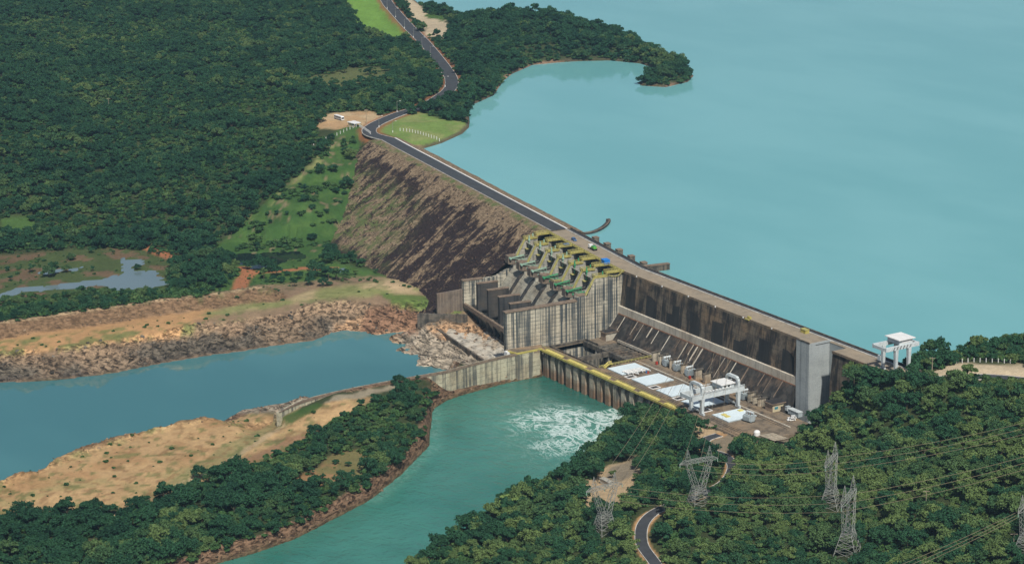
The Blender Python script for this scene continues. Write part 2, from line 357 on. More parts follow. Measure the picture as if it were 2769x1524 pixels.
# ------------------------------------------------------------------ terrain heights
FH = np.array([AF[0], AF[1], 0.0]); FH = FH/np.linalg.norm(FH)
def px(lst, z): return [G(a, b, z) for a, b in lst]
EMB_EDGE = [(975, 358), (968, 400), (962, 440), (955, 480), (943, 530), (925, 590), (900, 640), (890, 668), (905, 692), (960, 718), (1040, 748), (1130, 786), (1190, 790), (1250, 775)]
CTRL = [(-250,-200,6),(0,-60,6),(0,0,4),(200,0,6),(400,0,5),(700,0,4),(900,0,3),(1050,0,1),(500,-150,6),(900,-150,3),(0,150,2),(300,150,0),(600,150,1),(900,150,0),(1100,150,.5),
 (0,300,-6),(300,300,-8),(600,300,-5),(850,300,-2),(980,300,0),(1200,200,1.5),(1150,270,1),(1210,250,1),(1240,280,-1),(0,450,-18),(300,430,-20),(600,430,-15),(800,400,-8),(880,370,-3),(920,345,-1),(1000,330,-.3),(1100,310,0),
 (0,560,-33),(300,550,-32),(550,550,-28),(720,500,-19),(800,470,-14),(870,440,-9),(850,560,-24),(780,620,-34),(860,640,-36),(0,640,-42),(200,650,-43),(400,650,-42),(560,640,-40),(680,640,-39),
 (0,800,-43.6),(450,760,-43.4),(600,700,-43.2),(750,725,-43),(850,705,-43),(600,750,-43.2),(250,700,-43.5),(950,745,-42.5),
 (0,905,-42),(0,840,-43),(300,810,-43),(550,790,-43),(700,760,-43),(140,906,-42),(233,894,-42),(419,859,-41.7),(503,845,-41.2),(0,955,-42.3),(261,929,-42.3),(466,905,-42),(606,872,-41.6),
 (700,820,-40.8),(800,800,-40.4),(1000,780,-40),(1100,765,-39.6),(1118,790,-41),(980,795,-41),(800,830,-41.5),(1000,820,-43),(1080,830,-43),(1180,830,-43),(1230,825,-42),(1120,810,-42),
 (1150,940,-50.5),(1230,960,-50.5),(1250,900,-50),(1330,930,-50),(1130,920,-51),(1300,970,-50.5),
 (700,1112,-43.5),(560,1130,-43.5),(430,1160,-43.5),(270,1200,-43.5),(90,1265,-43.5),(0,1300,-43.5),(400,1220,-44),(200,1300,-44),(0,1370,-44.5),(600,1170,-43.8),(755,1128,-42.5),(850,1090,-41),
 (1150,1045,-40.8),(1170,1090,-44),(700,1250,-45),(900,1150,-44),(1000,1200,-46),(850,1300,-46),(600,1400,-46.5),(300,1450,-46),(0,1480,-46),(-200,1600,-46),(400,1560,-47),(-200,1350,-44),
 (1450,120,7),(1300,150,5),(1600,110,6),(1700,130,3),(1250,220,3),(1350,90,6),(1400,48,9),(1500,60,9),(1600,85,7),(1700,118,4),(1300,55,6),(1230,110,1.5),(1170,70,-2.5),(1190,40,-4),(1220,45,-4),(1800,180,0),(1850,200,-1),(1780,222,-2.5),
 (1060,335,0),(1120,330,0),(1180,345,-1),(1240,345,-3),(1130,375,-1),(1190,372,-3),
 (2430,1030,0),(2370,1010,-1),(2500,1020,0),(2650,1010,1),(2769,1000,1),(2769,940,-2),(2900,930,-2),(2600,965,-2),(2500,985,-3),(2440,1005,-3),(2300,1040,-10),(2260,1075,-24),(2220,1105,-36),(2350,1060,-8),
 (2400,1100,-10),(2600,1100,-4),(2769,1150,-2),(2500,1200,-14),(2300,1200,-26),(2200,1200,-34),(2230,1150,-34),(2120,1220,-37.8),(2050,1170,-38),(1960,1170,-38),(2140,1140,-38),(1900,1190,-38),(1850,1150,-39),(2769,1350,-10),(2600,1400,-18),(2400,1400,-24),
 (2250,1380,-28),(2100,1350,-31),(1950,1300,-34),(1900,1400,-33),(1800,1300,-37),(1740,1400,-36),(1650,1320,-40),(1750,1220,-41),(1800,1180,-41),(1600,1450,-40),(1450,1450,-45),(1300,1500,-47),(2769,1520,-20),(2400,1520,-30),(2000,1520,-34),
 (1700,1540,-38),(1200,1600,-49),(3000,1300,-6),(3000,1600,-22),(2950,1000,2),(2700,1700,-25),(2000,1750,-38),(1500,1700,-44)]
CP3 = [G(*c) for c in CTRL] + [emb_hit(*c) for c in EMB_EDGE[:12]] + [SP(s, n, z) for s, n, z in ((120, 40, -45), (200, 40, -44), (260, 40, -40), (300, 20, -30), (120, 10, -45), (220, 10, -40), (330, 10, -16), (120, 70, -44))]
CP3 = np.array(CP3+[ID(6, -138, -38.7), ID(6, -150, -38.5), ID(7, -165, -38.4), ID(7, -180, -38.4), ID(8, -199, -38.7), ID(11, -214, -39.6), ID(18, -230, -41.8), ID(18, -150, -40), ID(18, -185, -40), ID(-16, -60, -50.5)])
def _tps(P):
    q = P[:, :2]/500.0; n = len(q)
    d = np.linalg.norm(q[:, None]-q[None], axis=2); K = np.where(d > 0, d*d*np.log(d+1e-12), 0)+np.eye(n)*2e-4
    A = np.zeros((n+3, n+3)); A[:n, :n] = K; A[:n, n] = 1; A[:n, n+1:] = q; A[n, :n] = 1; A[n+1:, :n] = q.T
    return q, np.linalg.solve(A, np.concatenate([P[:, 2], np.zeros(3)]))
TQ, TW = _tps(CP3)
def tps(X, Y):
    x = X.ravel()/500; y = Y.ravel()/500; r = np.full(x.shape, TW[-3])+TW[-2]*x+TW[-1]*y
    for i in range(len(TQ)):
        d2 = (x-TQ[i, 0])**2+(y-TQ[i, 1])**2; r += TW[i]*0.5*d2*np.log(d2+1e-12)
    return np.clip(r.reshape(X.shape), -52, 14)

LAKE_SHORE = [(1145,402),(1195,387),(1250,362),(1268,345),(1270,330),(1268,300),(1275,285),(1335,258),(1350,235),(1365,215),(1385,200),(1440,176),(1500,170),(1560,166),(1650,164),(1730,172),(1770,185),(1782,200),(1755,212),(1722,224),(1735,232),(1800,236),(1860,222),(1876,205),(1850,190),(1790,160),(1700,112),(1560,78),(1400,58),(1262,62),(1230,38),(1137,15),(1121,0),(1060,-110),(1000,-260)]
LAKE = px(LAKE_SHORE, ZR) + [G(3900, -420, ZR), G(3900, 500, ZR)] + px([(3200,880),(2900,915),(2769,935),(2650,950),(2560,966),(2480,985),(2440,1000)], ZR) + [ID(236, 12, ZR), ID(183, 12, ZR), ID(1, 10, ZR), SP(106, -10, ZR), SP(395, -12, ZR)]
CH_N = [(-400,1066),(0,1035),(150,1028),(300,1010),(450,980),(550,963),(650,950),(740,935),(850,920),(900,900),(930,893),(985,898),(1000,904),(1030,905),(1060,900),(1120,893),(1132,898),(1110,908),(1048,912),(1062,926),(1100,932),(1066,946),(1100,957),(1132,967),(1124,986),(1178,994),(1212,1000)]
CHAN = px(CH_N, ZT) + [ID(-1, -128, ZT), ID(-1, -160, ZT), ID(-1, -186, ZT)] + px([(835,1083),(790,1088),(745,1094),(700,1102),(655,1108)], ZT) + [G(a, b, -43.5)+FH*8 for a, b in ((560,1122),(430,1150),(350,1170),(270,1192),(190,1222),(100,1255),(0,1297),(-200,1372),(-500,1480))]
TAIL = [ID(140, -52, ZT), ID(3, -52, ZT), ID(1, -78, ZT), ID(2.5, -96, ZT), ID(5.5, -115, ZT), ID(9, -128, ZT)] + px([(1172,1105),(1165,1150),(1160,1207),(1090,1277),(1001,1351),(885,1412),(792,1459),(699,1491),(592,1522),(450,1570),(200,1700),(500,1950),(900,1750),(1000,1640),(1090,1560),(1200,1490),(1290,1430),(1370,1390),(1450,1350),(1530,1300),(1590,1240),(1650,1190),(1700,1140)], ZT)
PONDS = [px([(-60,815),(0,797),(43,783),(68,773),(115,761),(188,748),(265,746),(316,744),(325,735),(329,718),(300,716),(292,704),(340,700),(395,704),(396,716),(358,720),(363,733),(410,737),(453,769),(410,773),(354,786),(324,788),(305,778),(265,771),(235,776),(222,786),(180,778),(128,784),(60,790),(0,812)], ZPOND),
         px([(120,737),(150,728),(190,722),(212,722),(205,730),(170,733),(140,742)], ZPOND),
         px([(598,690),(666,684),(803,684),(815,698),(760,708),(726,716),(690,722),(660,712),(640,704)], ZPOND),
         px([(905,728),(930,725),(940,732),(915,735)], -42.6)]
RIDGES = [(px([(-250,908),(0,873),(187,848),(373,822),(560,800),(699,782),(712,786)], -36.5), 6.2, 2.5, 15.0),
          (px([(-80,1338),(0,1305),(90,1266),(190,1228),(270,1200),(350,1178),(430,1158),(560,1130),(640,1120),(700,1114),(748,1112)], -43), 2.0, 0.8, 4.5)]
ROAD_FAR = [(985,-110),(1043,0),(1067,31),(1106,74),(1148,116),(1187,163),(1210,194),(1221,217),(1217,240),(1190,262),(1150,285),(1129,293),(1075,310),(1028,330),(1007,342),(998,352),(1006,364)]
ROAD_LOW = [(1945,1175),(1912,1186),(1902,1200),(1915,1216),(1958,1232),(1982,1262),(1960,1302),(1900,1335),(1835,1357),(1776,1381),(1746,1406),(1734,1435),(1738,1475),(1770,1520),(1800,1570)]
ROAD_R = [(2455,1012),(2500,1022),(2552,1024),(2606,1020),(2674,1019),(2764,1027),(2860,1040)]
def smooth_path(P, n=6):
    P = [np.array(p, float) for p in P]; out = []
    for i in range(len(P)-1):
        p0 = P[max(i-1, 0)]; p1 = P[i]; p2 = P[i+1]; p3 = P[min(i+2, len(P)-1)]
        for k in range(n):
            t = k/n; out.append(0.5*((2*p1)+(p2-p0)*t+(2*p0-5*p1+4*p2-p3)*t*t+(3*p1-p0-3*p2+p3)*t**3))
    out.append(P[-1]); return out
RF = smooth_path([G(a, b, 0.3) for a, b in ROAD_FAR]+[SP(405, -6.7, 0.3)])
def _lowz(p): return float(tps(np.array([p[0]]), np.array([p[1]]))[0])
def onland(sx, sy, z0=-36.0):
    z = z0
    for _ in range(12):
        p = G(sx, sy, z); z = 0.5*z+0.5*_lowz(p)
    return G(sx, sy, z)
RL = smooth_path([onland(a, b) for a, b in ROAD_LOW])
for _k in range(4):
    for _i in range(1, len(RL)-1): RL[_i][2] = (RL[_i-1][2]+RL[_i][2]+RL[_i+1][2])/3
RR = smooth_path([G(a, b, 0.2) for a, b in ROAD_R])
def near_path(X, Y, path, flat, blend, Z, dz=-0.15):
    d = np.full(X.shape, 1e9); zz = np.zeros(X.shape)
    for i in range(len(path)-1):
        a, b = path[i], path[i+1]; dx, dy = b[0]-a[0], b[1]-a[1]; L = dx*dx+dy*dy+1e-9
        t = np.clip(((X-a[0])*dx+(Y-a[1])*dy)/L, 0, 1); q = (X-a[0]-t*dx)**2+(Y-a[1]-t*dy)**2
        m = q < d; d = np.where(m, q, d); zz = np.where(m, a[2]+t*(b[2]-a[2]), zz)
    d = np.sqrt(d); w = 1-sstep(flat, blend, d)
    return Z*(1-w)+(zz+dz)*w, d
MID_A, MID_B = G(-400, 1180, ZT), G(1200, 985, ZT)
def heights(X, Y, full=False):
    Z = tps(X, Y); u0, v0 = project(np.stack([X, Y, Z], -1))
    big = fbm(X/40, Y/40, 3)-0.5; mid = fbm(X/9, Y/9, 5, 4)-0.5
    for pts, h, top, hw in RIDGES:
        d = seg_dist(X, Y, pts)+mid*3; Z = Z+h*(1-sstep(top, hw, d))
    Z, dR1 = near_path(X, Y, RF, 6.5, 16, Z); Z, dR2 = near_path(X, Y, RL, 5.5, 12, Z); Z, dR3 = near_path(X, Y, RR, 5, 10, Z)
    road = np.minimum(np.minimum(dR1, dR2), dR3)
    soft = sstep(4, 12, road)
    Z = Z+(big*1.6+mid*0.5)*soft
    Z = np.where((u0 < 1000) & (v0 > 370) & (v0 < 700), Z+np.sin(Z*0.85+big*3)*0.7, Z)
    # water bodies
    dl = -sdist(X, Y, LAKE); dc = -sdist(X, Y, CHAN); dt = -sdist(X, Y, TAIL)
    side = (MID_B[0]-MID_A[0])*(Y-MID_A[1])-(MID_B[1]-MID_A[1])*(X-MID_A[0])
    north = side > 0 if ((MID_B[0]-MID_A[0])*(G(300, 900, ZT)[1]-MID_A[1])-(MID_B[1]-MID_A[1])*(G(300, 900, ZT)[0]-MID_A[0])) > 0 else side < 0
    rocky = np.zeros(X.shape)
    jag = (fbm(X/14, Y/14, 21, 5)-0.5)
    strat = np.abs(((X*0.25+Y*0.55+jag*14)/4.5) % 1.0-0.5)*2-0.5
    kc = np.where(north, 0.47, 1.15-0.98*sstep(500, 680, u0)*(1-sstep(900, 960, u0))*sstep(1020, 1045, v0)); bank = ZT+0.2+kc*np.maximum(dc, 0)*(1+jag*0.9)
    bank = np.where((X > 2.0) & (X < 70) & (Y > -236) & (Y < -100), 99.0, bank)
    nb = (dc < 46) & (dc > -1) & north & (Z > -53.5)
    rz = (1-sstep(22, 29, dc))*north*sstep(-1, 3, dc)
    rocky = np.maximum(rocky, rz)
    Z = np.minimum(Z, bank)
    Z = Z+rz*(jag*6.5+strat*1.9*sstep(2, 8, dc))*sstep(0, 6, dc)
    bt = ZT+0.2+2.0*np.maximum(dt, 0)*(1+jag*0.9); u, v = project(np.stack([X, Y, Z], -1))
    rightbank = (u > 1380+(1524-v)*0.25) & (v > 1090)
    bt = np.where(rightbank, ZT+0.2+0.75*np.maximum(dt, 0), bt)
    rocky = np.maximum(rocky, np.where(rightbank, 0, (1-sstep(4, 6.5, dt+jag*4))*sstep(-1, 1, dt)))
    Z = np.minimum(Z, bt)
    rocky = np.maximum(rocky, np.where(north, 0, (1-sstep(7, 10, dc))*sstep(-1, 1, dc)))
    Z = np.where((~north) & (dc > 0) & (dc < 16), Z+jag*1.6*(1-sstep(8, 16, dc)), Z)
    bl = ZR+0.1+0.45*np.maximum(dl, 0); Z = np.minimum(Z, np.where(dl < 60, bl, 99)); Z = np.where((dl > 0) & (dl < 30) & (Z > ZR-8), np.maximum(Z, ZR+0.25), Z)
    shore = (1-sstep(2.0, 4.0, dl))*(dl > -1)
    Z = np.where(dc < 0, ZT-1-np.minimum(-dc*0.4, 4), Z); Z = np.where(dt < 0, ZT-1-np.minimum(-dt*0.4, 4), Z)
    Z = np.where(dl < 0, ZR-1.0-np.minimum(-dl*0.3, 6), Z)
    dp = np.full(X.shape, 1e9)
    for i, p in enumerate(PONDS):
        q = -sdist(X, Y, p)+((fbm(X/7, Y/11, 91, 4)-0.53)*16)*(i < 3); wl = p[0][2]
        Z = np.where(q < 0, wl-0.8, np.minimum(Z, np.where(q < 25, wl+0.1+0.12*np.maximum(q, 0), 99))); Z = np.where((q >= 0) & (q < 30), np.maximum(Z, wl+0.12), Z)
        dp = np.minimum(dp, q)
    # footprint cuts below the structures
    Z = np.where((X > -6) & (X < 204) & (Y > -58.5) & (Y < -2), np.minimum(Z, -57), Z)
    Z = np.where((X > -10) & (X < 180) & (Y > -14) & (Y < 16), np.minimum(Z, -45), Z)
    s = X*EV[0]+Y*EV[1]; n = X*NV[0]+Y*NV[1]
    Z = np.where((s > -1) & (s < 107) & (n > -12) & (n < 57), np.minimum(Z, -50.5), Z)
    emb = -(n-1.5)/EMB_SLOPE
    foot = [tuple(emb_hit(*c)[:2]) for c in EMB_EDGE]+[tuple(SP(100, 30, 0)[:2]), tuple(SP(100, -10, 0)[:2]), tuple(SP(405, -10, 0)[:2])]
    din = sdist(X, Y, foot)
    Z = np.where(din > 0, np.minimum(Z, emb-0.4-2.6*sstep(0, 14, din)), Z)
    if not full: return Z
    return Z, dict(u=u, v=v, dl=dl, dc=dc, dt=dt, dp=dp, rocky=rocky, shore=shore, road=road, north=north, din=din, jag=jag, s=s, n=n)
def hz(x, y): return float(heights(np.array([[x]], float), np.array([[y]], float))[0, 0])

NA, NRAD = 470, 860
ang = np.linspace(-math.radians(14.5), math.radians(14.5), NA); rad = 830*np.exp(np.linspace(0, math.log(4600/830), NRAD))
AA, RRD = np.meshgrid(ang, rad)
GX = CP[0]+RRD*(FH[0]*np.cos(AA)+FH[1]*np.sin(AA)); GY = CP[1]+RRD*(FH[1]*np.cos(AA)-FH[0]*np.sin(AA))
GZ, GI = heights(GX, GY, True)

# ------------------------------------------------------------------ ground colours by what grows or lies there
U_, V_ = project(np.stack([GX, GY, GZ], -1))
wob = (fbm(GX/18, GY/18, 31, 4)-0.5); wob2 = (fbm(GX/18, GY/18, 41, 4)-0.5)
UU = U_+wob*44; VV = V_+wob2*22
def reg(pts, soft=7.0): return sstep(-soft, soft, sdist(UU, VV, pts))
n1 = fbm(GX/12, GY/12, 51, 5); n2 = fbm(GX/30, GY/30, 61, 4)
C_FOR = np.array([0.030, 0.042, 0.018]); C_GRASS = np.array([0.056, 0.110, 0.028]); C_DRY = np.array([0.16, 0.165, 0.065]); C_SAND = np.array([0.40, 0.295, 0.175])
C_ORANGE = np.array([0.34, 0.20, 0.095]); C_GRAVEL = np.array([0.195, 0.135, 0.085]); C_ROCK = np.array([0.17, 0.143, 0.108]); C_RED = np.array([0.30, 0.125, 0.06]); C_PALE = np.array([0.42, 0.345, 0.235])
SOIL = np.ones(GX.shape+(3,))*C_FOR
SOIL = SOIL*(1-0.5*n2[..., None])+np.array([0.07, 0.085, 0.035])*(0.5*n2[..., None])
def lay(w, c): 
    global SOIL
    SOIL = SOIL*(1-w[..., None])+np.array(c)*w[..., None]
R_HILLGRASS = [(975,360),(905,372),(868,420),(800,482),(725,540),(640,620),(590,665),(600,690),(720,690),(880,700),(905,650),(960,540),(980,420)]
R_MEADOW = [(935,-30),(945,40),(985,85),(1040,108),(1115,110),(1080,60),(1050,0),(1035,-30)]
R_LAWN = [(1022,336),(1060,318),(1135,304),(1210,322),(1275,332),(1275,352),(1190,398),(1135,412),(1050,375),(1015,352)]
R_VALLEY = [(640,695),(820,690),(1000,725),(1070,755),(930,770),(715,790),(560,815),(300,830),(0,868),(0,800),(450,775),(600,745)]
R_MARSH = [(-50,690),(300,670),(470,690),(480,780),(300,810),(-50,830)]
R_BUSLOT = [(895,302),(1000,300),(1040,314),(1015,338),(985,350),(930,352),(865,352),(850,335)]
R_SHORESAND = [(1085,-20),(1100,40),(1160,100),(1210,108),(1225,70),(1190,42),(1150,35),(1118,-20)]
R_SANDR = [(2470,1032),(2500,1015),(2560,990),(2640,978),(2769,984),(2800,1030),(2680,1024)]
R_BERM = [(-60,925),(0,921),(233,896),(420,862),(520,848),(640,868),(560,890),(470,910),(260,934),(0,962),(-60,965)]
R_FLAT = [(540,850),(560,840),(720,812),(980,768),(1090,748),(1128,770),(1125,795),(980,806),(800,832),(660,862)]
R_ISLAND = [(-60,1320),(0,1300),(90,1258),(400,1158),(640,1118),(745,1122),(820,1120),(900,1085),(960,1070),(1020,1075),(850,1175),(700,1255),(560,1300),(480,1340),(330,1372),(200,1380),(0,1410),(-60,1430)]
R_CLEAR1 = [(1540,1305),(1600,1290),(1640,1255),(1745,1225),(1750,1260),(1725,1300),(1690,1375),(1600,1375),(1555,1345)]
R_CLEAR2 = [(900,1225),(960,1212),(1010,1240),(985,1290),(900,1320),(840,1310),(800,1290),(850,1262)]
R_CLEAR3 = [(215,1460),(260,1455),(300,1490),(270,1510),(215,1490)]
R_OLIVE = [(830,210),(900,190),(1000,180),(1060,185),(1060,215),(960,235),(860,245)]
R_YARD = [(1880,1160),(1990,1140),(2120,1150),(2170,1180),(2120,1235),(2060,1215),(2000,1200),(1960,1250),(1900,1230),(1870,1190)]
R_YARDSAND = [(1945,1215),(2010,1225),(2035,1240),(1990,1262),(1960,1250)]  # bare sandy patch beside the yard road
lay(reg(R_HILLGRASS), C_GRASS); lay(reg(R_HILLGRASS)*np.maximum(sstep(0.50, 0.62, n1), sstep(0.1, 0.7, np.sin(GZ*0.85+wob*4)))*0.75, np.array([0.035, 0.085, 0.022]))
lay(reg([(640,610),(760,520),(865,415),(900,372),(935,362),(880,425),(790,500),(690,590)], 5)*sstep(0.4, 0.6, n1), C_DRY*1.2)
lay(reg(R_MEADOW, 4), np.array([0.13, 0.24, 0.045])); lay(reg(R_LAWN, 4), np.array([0.14, 0.21, 0.055])); lay(reg(R_LAWN, 4)*sstep(0.5, 0.66, n1)*0.6, C_DRY*1.4)
lay(reg(R_VALLEY), C_GRASS*1.02); lay(reg(R_VALLEY)*sstep(0.55, 0.7, n1)*0.7, np.array([0.035, 0.08, 0.025]))
lay(reg(R_MARSH)*0.9, np.array([0.06, 0.085, 0.03])); lay(reg(R_MARSH)*sstep(0.53, 0.62, n1)*0.8, np.array([0.14, 0.085, 0.055]))
lay(reg(R_OLIVE, 10), np.array([0.10, 0.115, 0.045]))
for q in ([(0,590),(70,580),(95,610),(50,640),(0,640)],): lay(reg(q), C_GRASS)
lay(reg(R_BUSLOT, 4), C_SAND*1.05); lay(reg(R_BUSLOT, 4)*sstep(0.5, 0.65, n1)*0.6, C_ORANGE*1.1)
lay(reg([(945,342),(975,332),(1000,345),(985,360),(900,372),(870,370)], 3), C_GRASS)
lay(reg(R_SHORESAND, 4), C_PALE); lay(reg([(1155,30),(1185,36),(1215,44),(1195,55),(1160,52)], 3), C_GRASS*0.9)
lay(reg(R_SANDR, 4), C_PALE*1.1)
lay(reg([(-80,872),(0,868),(373,817),(700,777),(1000,745),(1128,770),(1290,830),(1290,900),(1000,920),(0,1050),(-80,1050)], 5), C_GRAVEL*1.1)
dvis = (U_ > -300) & (U_ < 720) & (V_ > 770) & (V_ < 935)
rg = np.zeros(GX.shape)
for pts, h, top, hw in RIDGES: rg = np.maximum(rg, 1-sstep(hw-2, hw+2, seg_dist(GX, GY, pts)+wob*5))
lay(GI['rocky']*GI['north'], C_GRAVEL*0.95); lay(GI['rocky']*GI['north']*(1-sstep(-48, -44, GZ+wob*8)), C_ROCK*0.48); lay(GI['rocky']*GI['north']*(1-sstep(-53.2, -51.5, GZ+wob*3)), np.array([0.05, 0.042, 0.034])); lay(0.6*GI['rocky']*GI['north']*sstep(0.45, 0.65, n2), C_GRAVEL*0.9)
lay(reg([(-80,880),(0,895),(420,850),(560,830),(700,850),(560,905),(300,945),(0,975),(-80,980)], 6)*(GI['rocky'] < 0.3), C_ORANGE*1.1); lay(reg(R_BERM), C_ORANGE*1.15); lay(reg(R_BERM)*sstep(0.52, 0.62, n1)*0.8, np.array([0.125, 0.15, 0.05]))
lay(reg(R_FLAT), C_DRY*1.25); lay(reg(R_FLAT)*sstep(0.45, 0.6, n2)*0.8, C_SAND*0.95); lay(reg([(960,775),(1090,748),(1122,768),(1100,785)], 4), C_SAND)
lay(rg, C_GRAVEL*np.array([0.82, 0.75, 0.68])); ridgetop = 1-sstep(1.5, 4, seg_dist(GX, GY, RIDGES[0][0])); lay(ridgetop*0.7, C_SAND)
lay(reg([(520,868),(700,830),(980,803),(1110,800),(1115,825),(990,838),(800,850),(640,880),(500,905)], 8)*0.9, C_GRAVEL*1.1)
isl = reg(R_ISLAND); lay(isl, C_SAND*np.array([1.0, 0.90, 0.76])); lay(isl*sstep(0.52, 0.66, n1)*0.4, C_DRY*1.2); lay(isl*sstep(0.55, 0.7, n2)*0.75, C_ORANGE*0.95)
lay(reg([(420,1320),(600,1210),(760,1135),(790,1140),(640,1235),(500,1320)], 4)*0.75, np.array([0.21, 0.19, 0.085]))
for tr_ in ([(300,1390),(430,1330),(560,1275),(680,1205),(770,1140),(800,1120)],): lay((1-sstep(1.2, 2.6, seg_dist(GX, GY, px(tr_, -44))+wob*1.2))*0.8, np.array([0.40, 0.30, 0.18]))
lay(reg([(545,1300),(700,1215),(840,1150),(870,1150),(760,1230),(600,1310)], 4)*0.8, np.array([0.22, 0.125, 0.075]))
n3 = fbm(GX/5, GY/5, 171, 4); lay(isl*sstep(0.58, 0.66, n3)*0.7, np.array([0.11, 0.13, 0.045])); lay(isl*sstep(0.60, 0.68, fbm(GX/4, GY/4, 181, 3))*0.6, C_ORANGE*0.6)
lay(reg(R_HILLGRASS)*sstep(0.52, 0.64, n3)*0.6, np.array([0.03, 0.07, 0.02])); lay(reg(R_VALLEY)*sstep(0.52, 0.64, n3)*0.5, np.array([0.03, 0.07, 0.02])); lay((reg(R_BERM)+reg(R_FLAT)).clip(0, 1)*sstep(0.56, 0.66, n3)*0.6, np.array([0.12, 0.14, 0.05]))
lay(reg(R_HILLGRASS)*sstep(0.66, 0.72, n3)*0.7, np.array([0.22, 0.16, 0.10]))
lay(reg([(755,1128),(860,1085),(880,1095),(830,1125),(770,1150)], 3)*0.9, C_GRASS*0.8); lay(reg([(900,1072),(1060,1040),(1100,1040),(980,1075),(880,1090)], 3), np.array([0.25, 0.215, 0.15]))
lay(reg(R_CLEAR1, 5), C_SAND*0.95); lay(reg([(1640,1262),(1745,1225),(1735,1270),(1680,1300),(1640,1285)], 5), np.array([0.21, 0.175, 0.125]))
lay(reg(R_CLEAR2)*0.85, C_ORANGE*0.85); lay(reg(R_CLEAR2)*sstep(0.5, 0.6, n1)*0.8, C_DRY*0.8); lay(reg(R_CLEAR3), C_ORANGE*0.8)
lay(reg(R_YARD, 3), np.array([0.20, 0.165, 0.115])); lay(reg([(1885,1150),(1960,1135),(1965,1165),(1910,1185),(1880,1180)], 3), C_SAND)
lay(reg(R_YARDSAND, 3), C_SAND)
lay((1-sstep(np.where((U_ < 1800) & (V_ > 1360), 3.6, 3.2), np.where((U_ < 1800) & (V_ > 1360), 5.2, 4.4), GI['road']+wob*4))*(U_ > 1500), C_ORANGE*1.15); lay((1-sstep(7.5, 10.5, GI['road']+wob*5))*(U_ < 1500)*0.8, C_RED*0.75)
lay(GI['shore']*(U_ < 2200)*0.9, np.array([0.085, 0.065, 0.045])); lay(GI['shore']*(U_ < 2200)*sstep(0.55, 0.65, n2), np.array([0.24, 0.15, 0.10]))
# reddish tracks
for tr, w in (([(405,668),(440,685),(480,695),(560,705)], 5.0), ([(648,790),(650,765),(668,742),(690,735),(740,735),(820,728),(905,728)], 3.2), ([(645,790),(655,755),(675,735),(660,725)], 5.5)):
    q = px(tr, -43); lay(1-sstep(w*0.7, w*1.2, seg_dist(GX, GY, q)+wob*3), C_RED)
for tr in ([(95,130),(140,88),(150,62)], [(30,105),(110,95)]): lay((1-sstep(6, 16, seg_dist(GX, GY, px(tr, 1))+wob*20))*0.7, np.array([0.15, 0.11, 0.065]))
ri = GI['rocky']*(~GI['north']); lay(ri, np.array([0.12, 0.075, 0.047])); lay(reg([(600,1112),(640,1090),(760,1078),(850,1068),(830,1092),(760,1116),(690,1122)], 4)*0.85, np.array([0.24, 0.20, 0.15])); ri = np.maximum(ri, reg([(600,1112),(640,1090),(760,1078),(850,1068),(830,1092),(760,1116),(690,1118)], 4))
apron = ((GI['s'] > 0) & (GI['s'] < 135) & (GI['n'] > 50) & (GI['n'] < 140) & (GZ < -47.5) & (GX < 4)).astype(float); lay(apron, C_ROCK*1.45); lay(apron*sstep(0.46, 0.62, n2), np.array([0.30, 0.19, 0.11]))
cliff = reg([(985,830),(1120,815),(1140,860),(1130,905),(980,900)], 5)*(GZ < -42); lay(cliff*0.9, np.array([0.15, 0.085, 0.052]))
lay(reg([(1040,795),(1130,800),(1260,815),(1250,845),(1130,840),(1060,825)], 5)*0.9, np.array([0.085, 0.14, 0.032]))
ROCKW = np.clip(np.maximum.reduce([GI['rocky'], ri, apron, cliff, rg*0.55]), 0, 1)
GZ = GZ+apron*(np.abs(((GX*0.4+GY*0.6+GI['jag']*12)/5.0) % 1-0.5)*2.4-0.6+GI['jag']*2.2)

me = bpy.data.meshes.new('terrain')
idx = np.arange(NA*NRAD).reshape(NRAD, NA)
quads = np.stack([idx[:-1, :-1], idx[:-1, 1:], idx[1:, 1:], idx[1:, :-1]], -1).reshape(-1, 4)
def grid_mesh(me, co, quads):
    me.vertices.add(len(co)); me.vertices.foreach_set('co', co.astype(np.float32).ravel())
    me.loops.add(len(quads)*4); me.loops.foreach_set('vertex_index', quads.astype(np.int32).ravel())
    me.polygons.add(len(quads)); me.polygons.foreach_set('loop_start', np.arange(0, len(quads)*4, 4, dtype=np.int32))
    me.update(calc_edges=True); me.validate()
grid_mesh(me, np.stack([GX, GY, GZ], -1).reshape(-1, 3), quads)
ca = me.color_attributes.new('soil', 'FLOAT_COLOR', 'POINT'); ca.data.foreach_set('color', np.concatenate([SOIL.reshape(-1, 3), np.ones((NA*NRAD, 1))], 1).astype(np.float32).ravel())
at = me.attributes.new('rock', 'FLOAT', 'POINT'); at.data.foreach_set('value', ROCKW.astype(np.float32).ravel())
me.materials.append(M_GROUND); me.polygons.foreach_set('use_smooth', np.ones(len(me.polygons), bool))
terrain = bpy.data.objects.new('terrain', me); COL.objects.link(terrain); tag(terrain, kind='structure', label='hilly ground with soil, grass and rock banks around the dam')

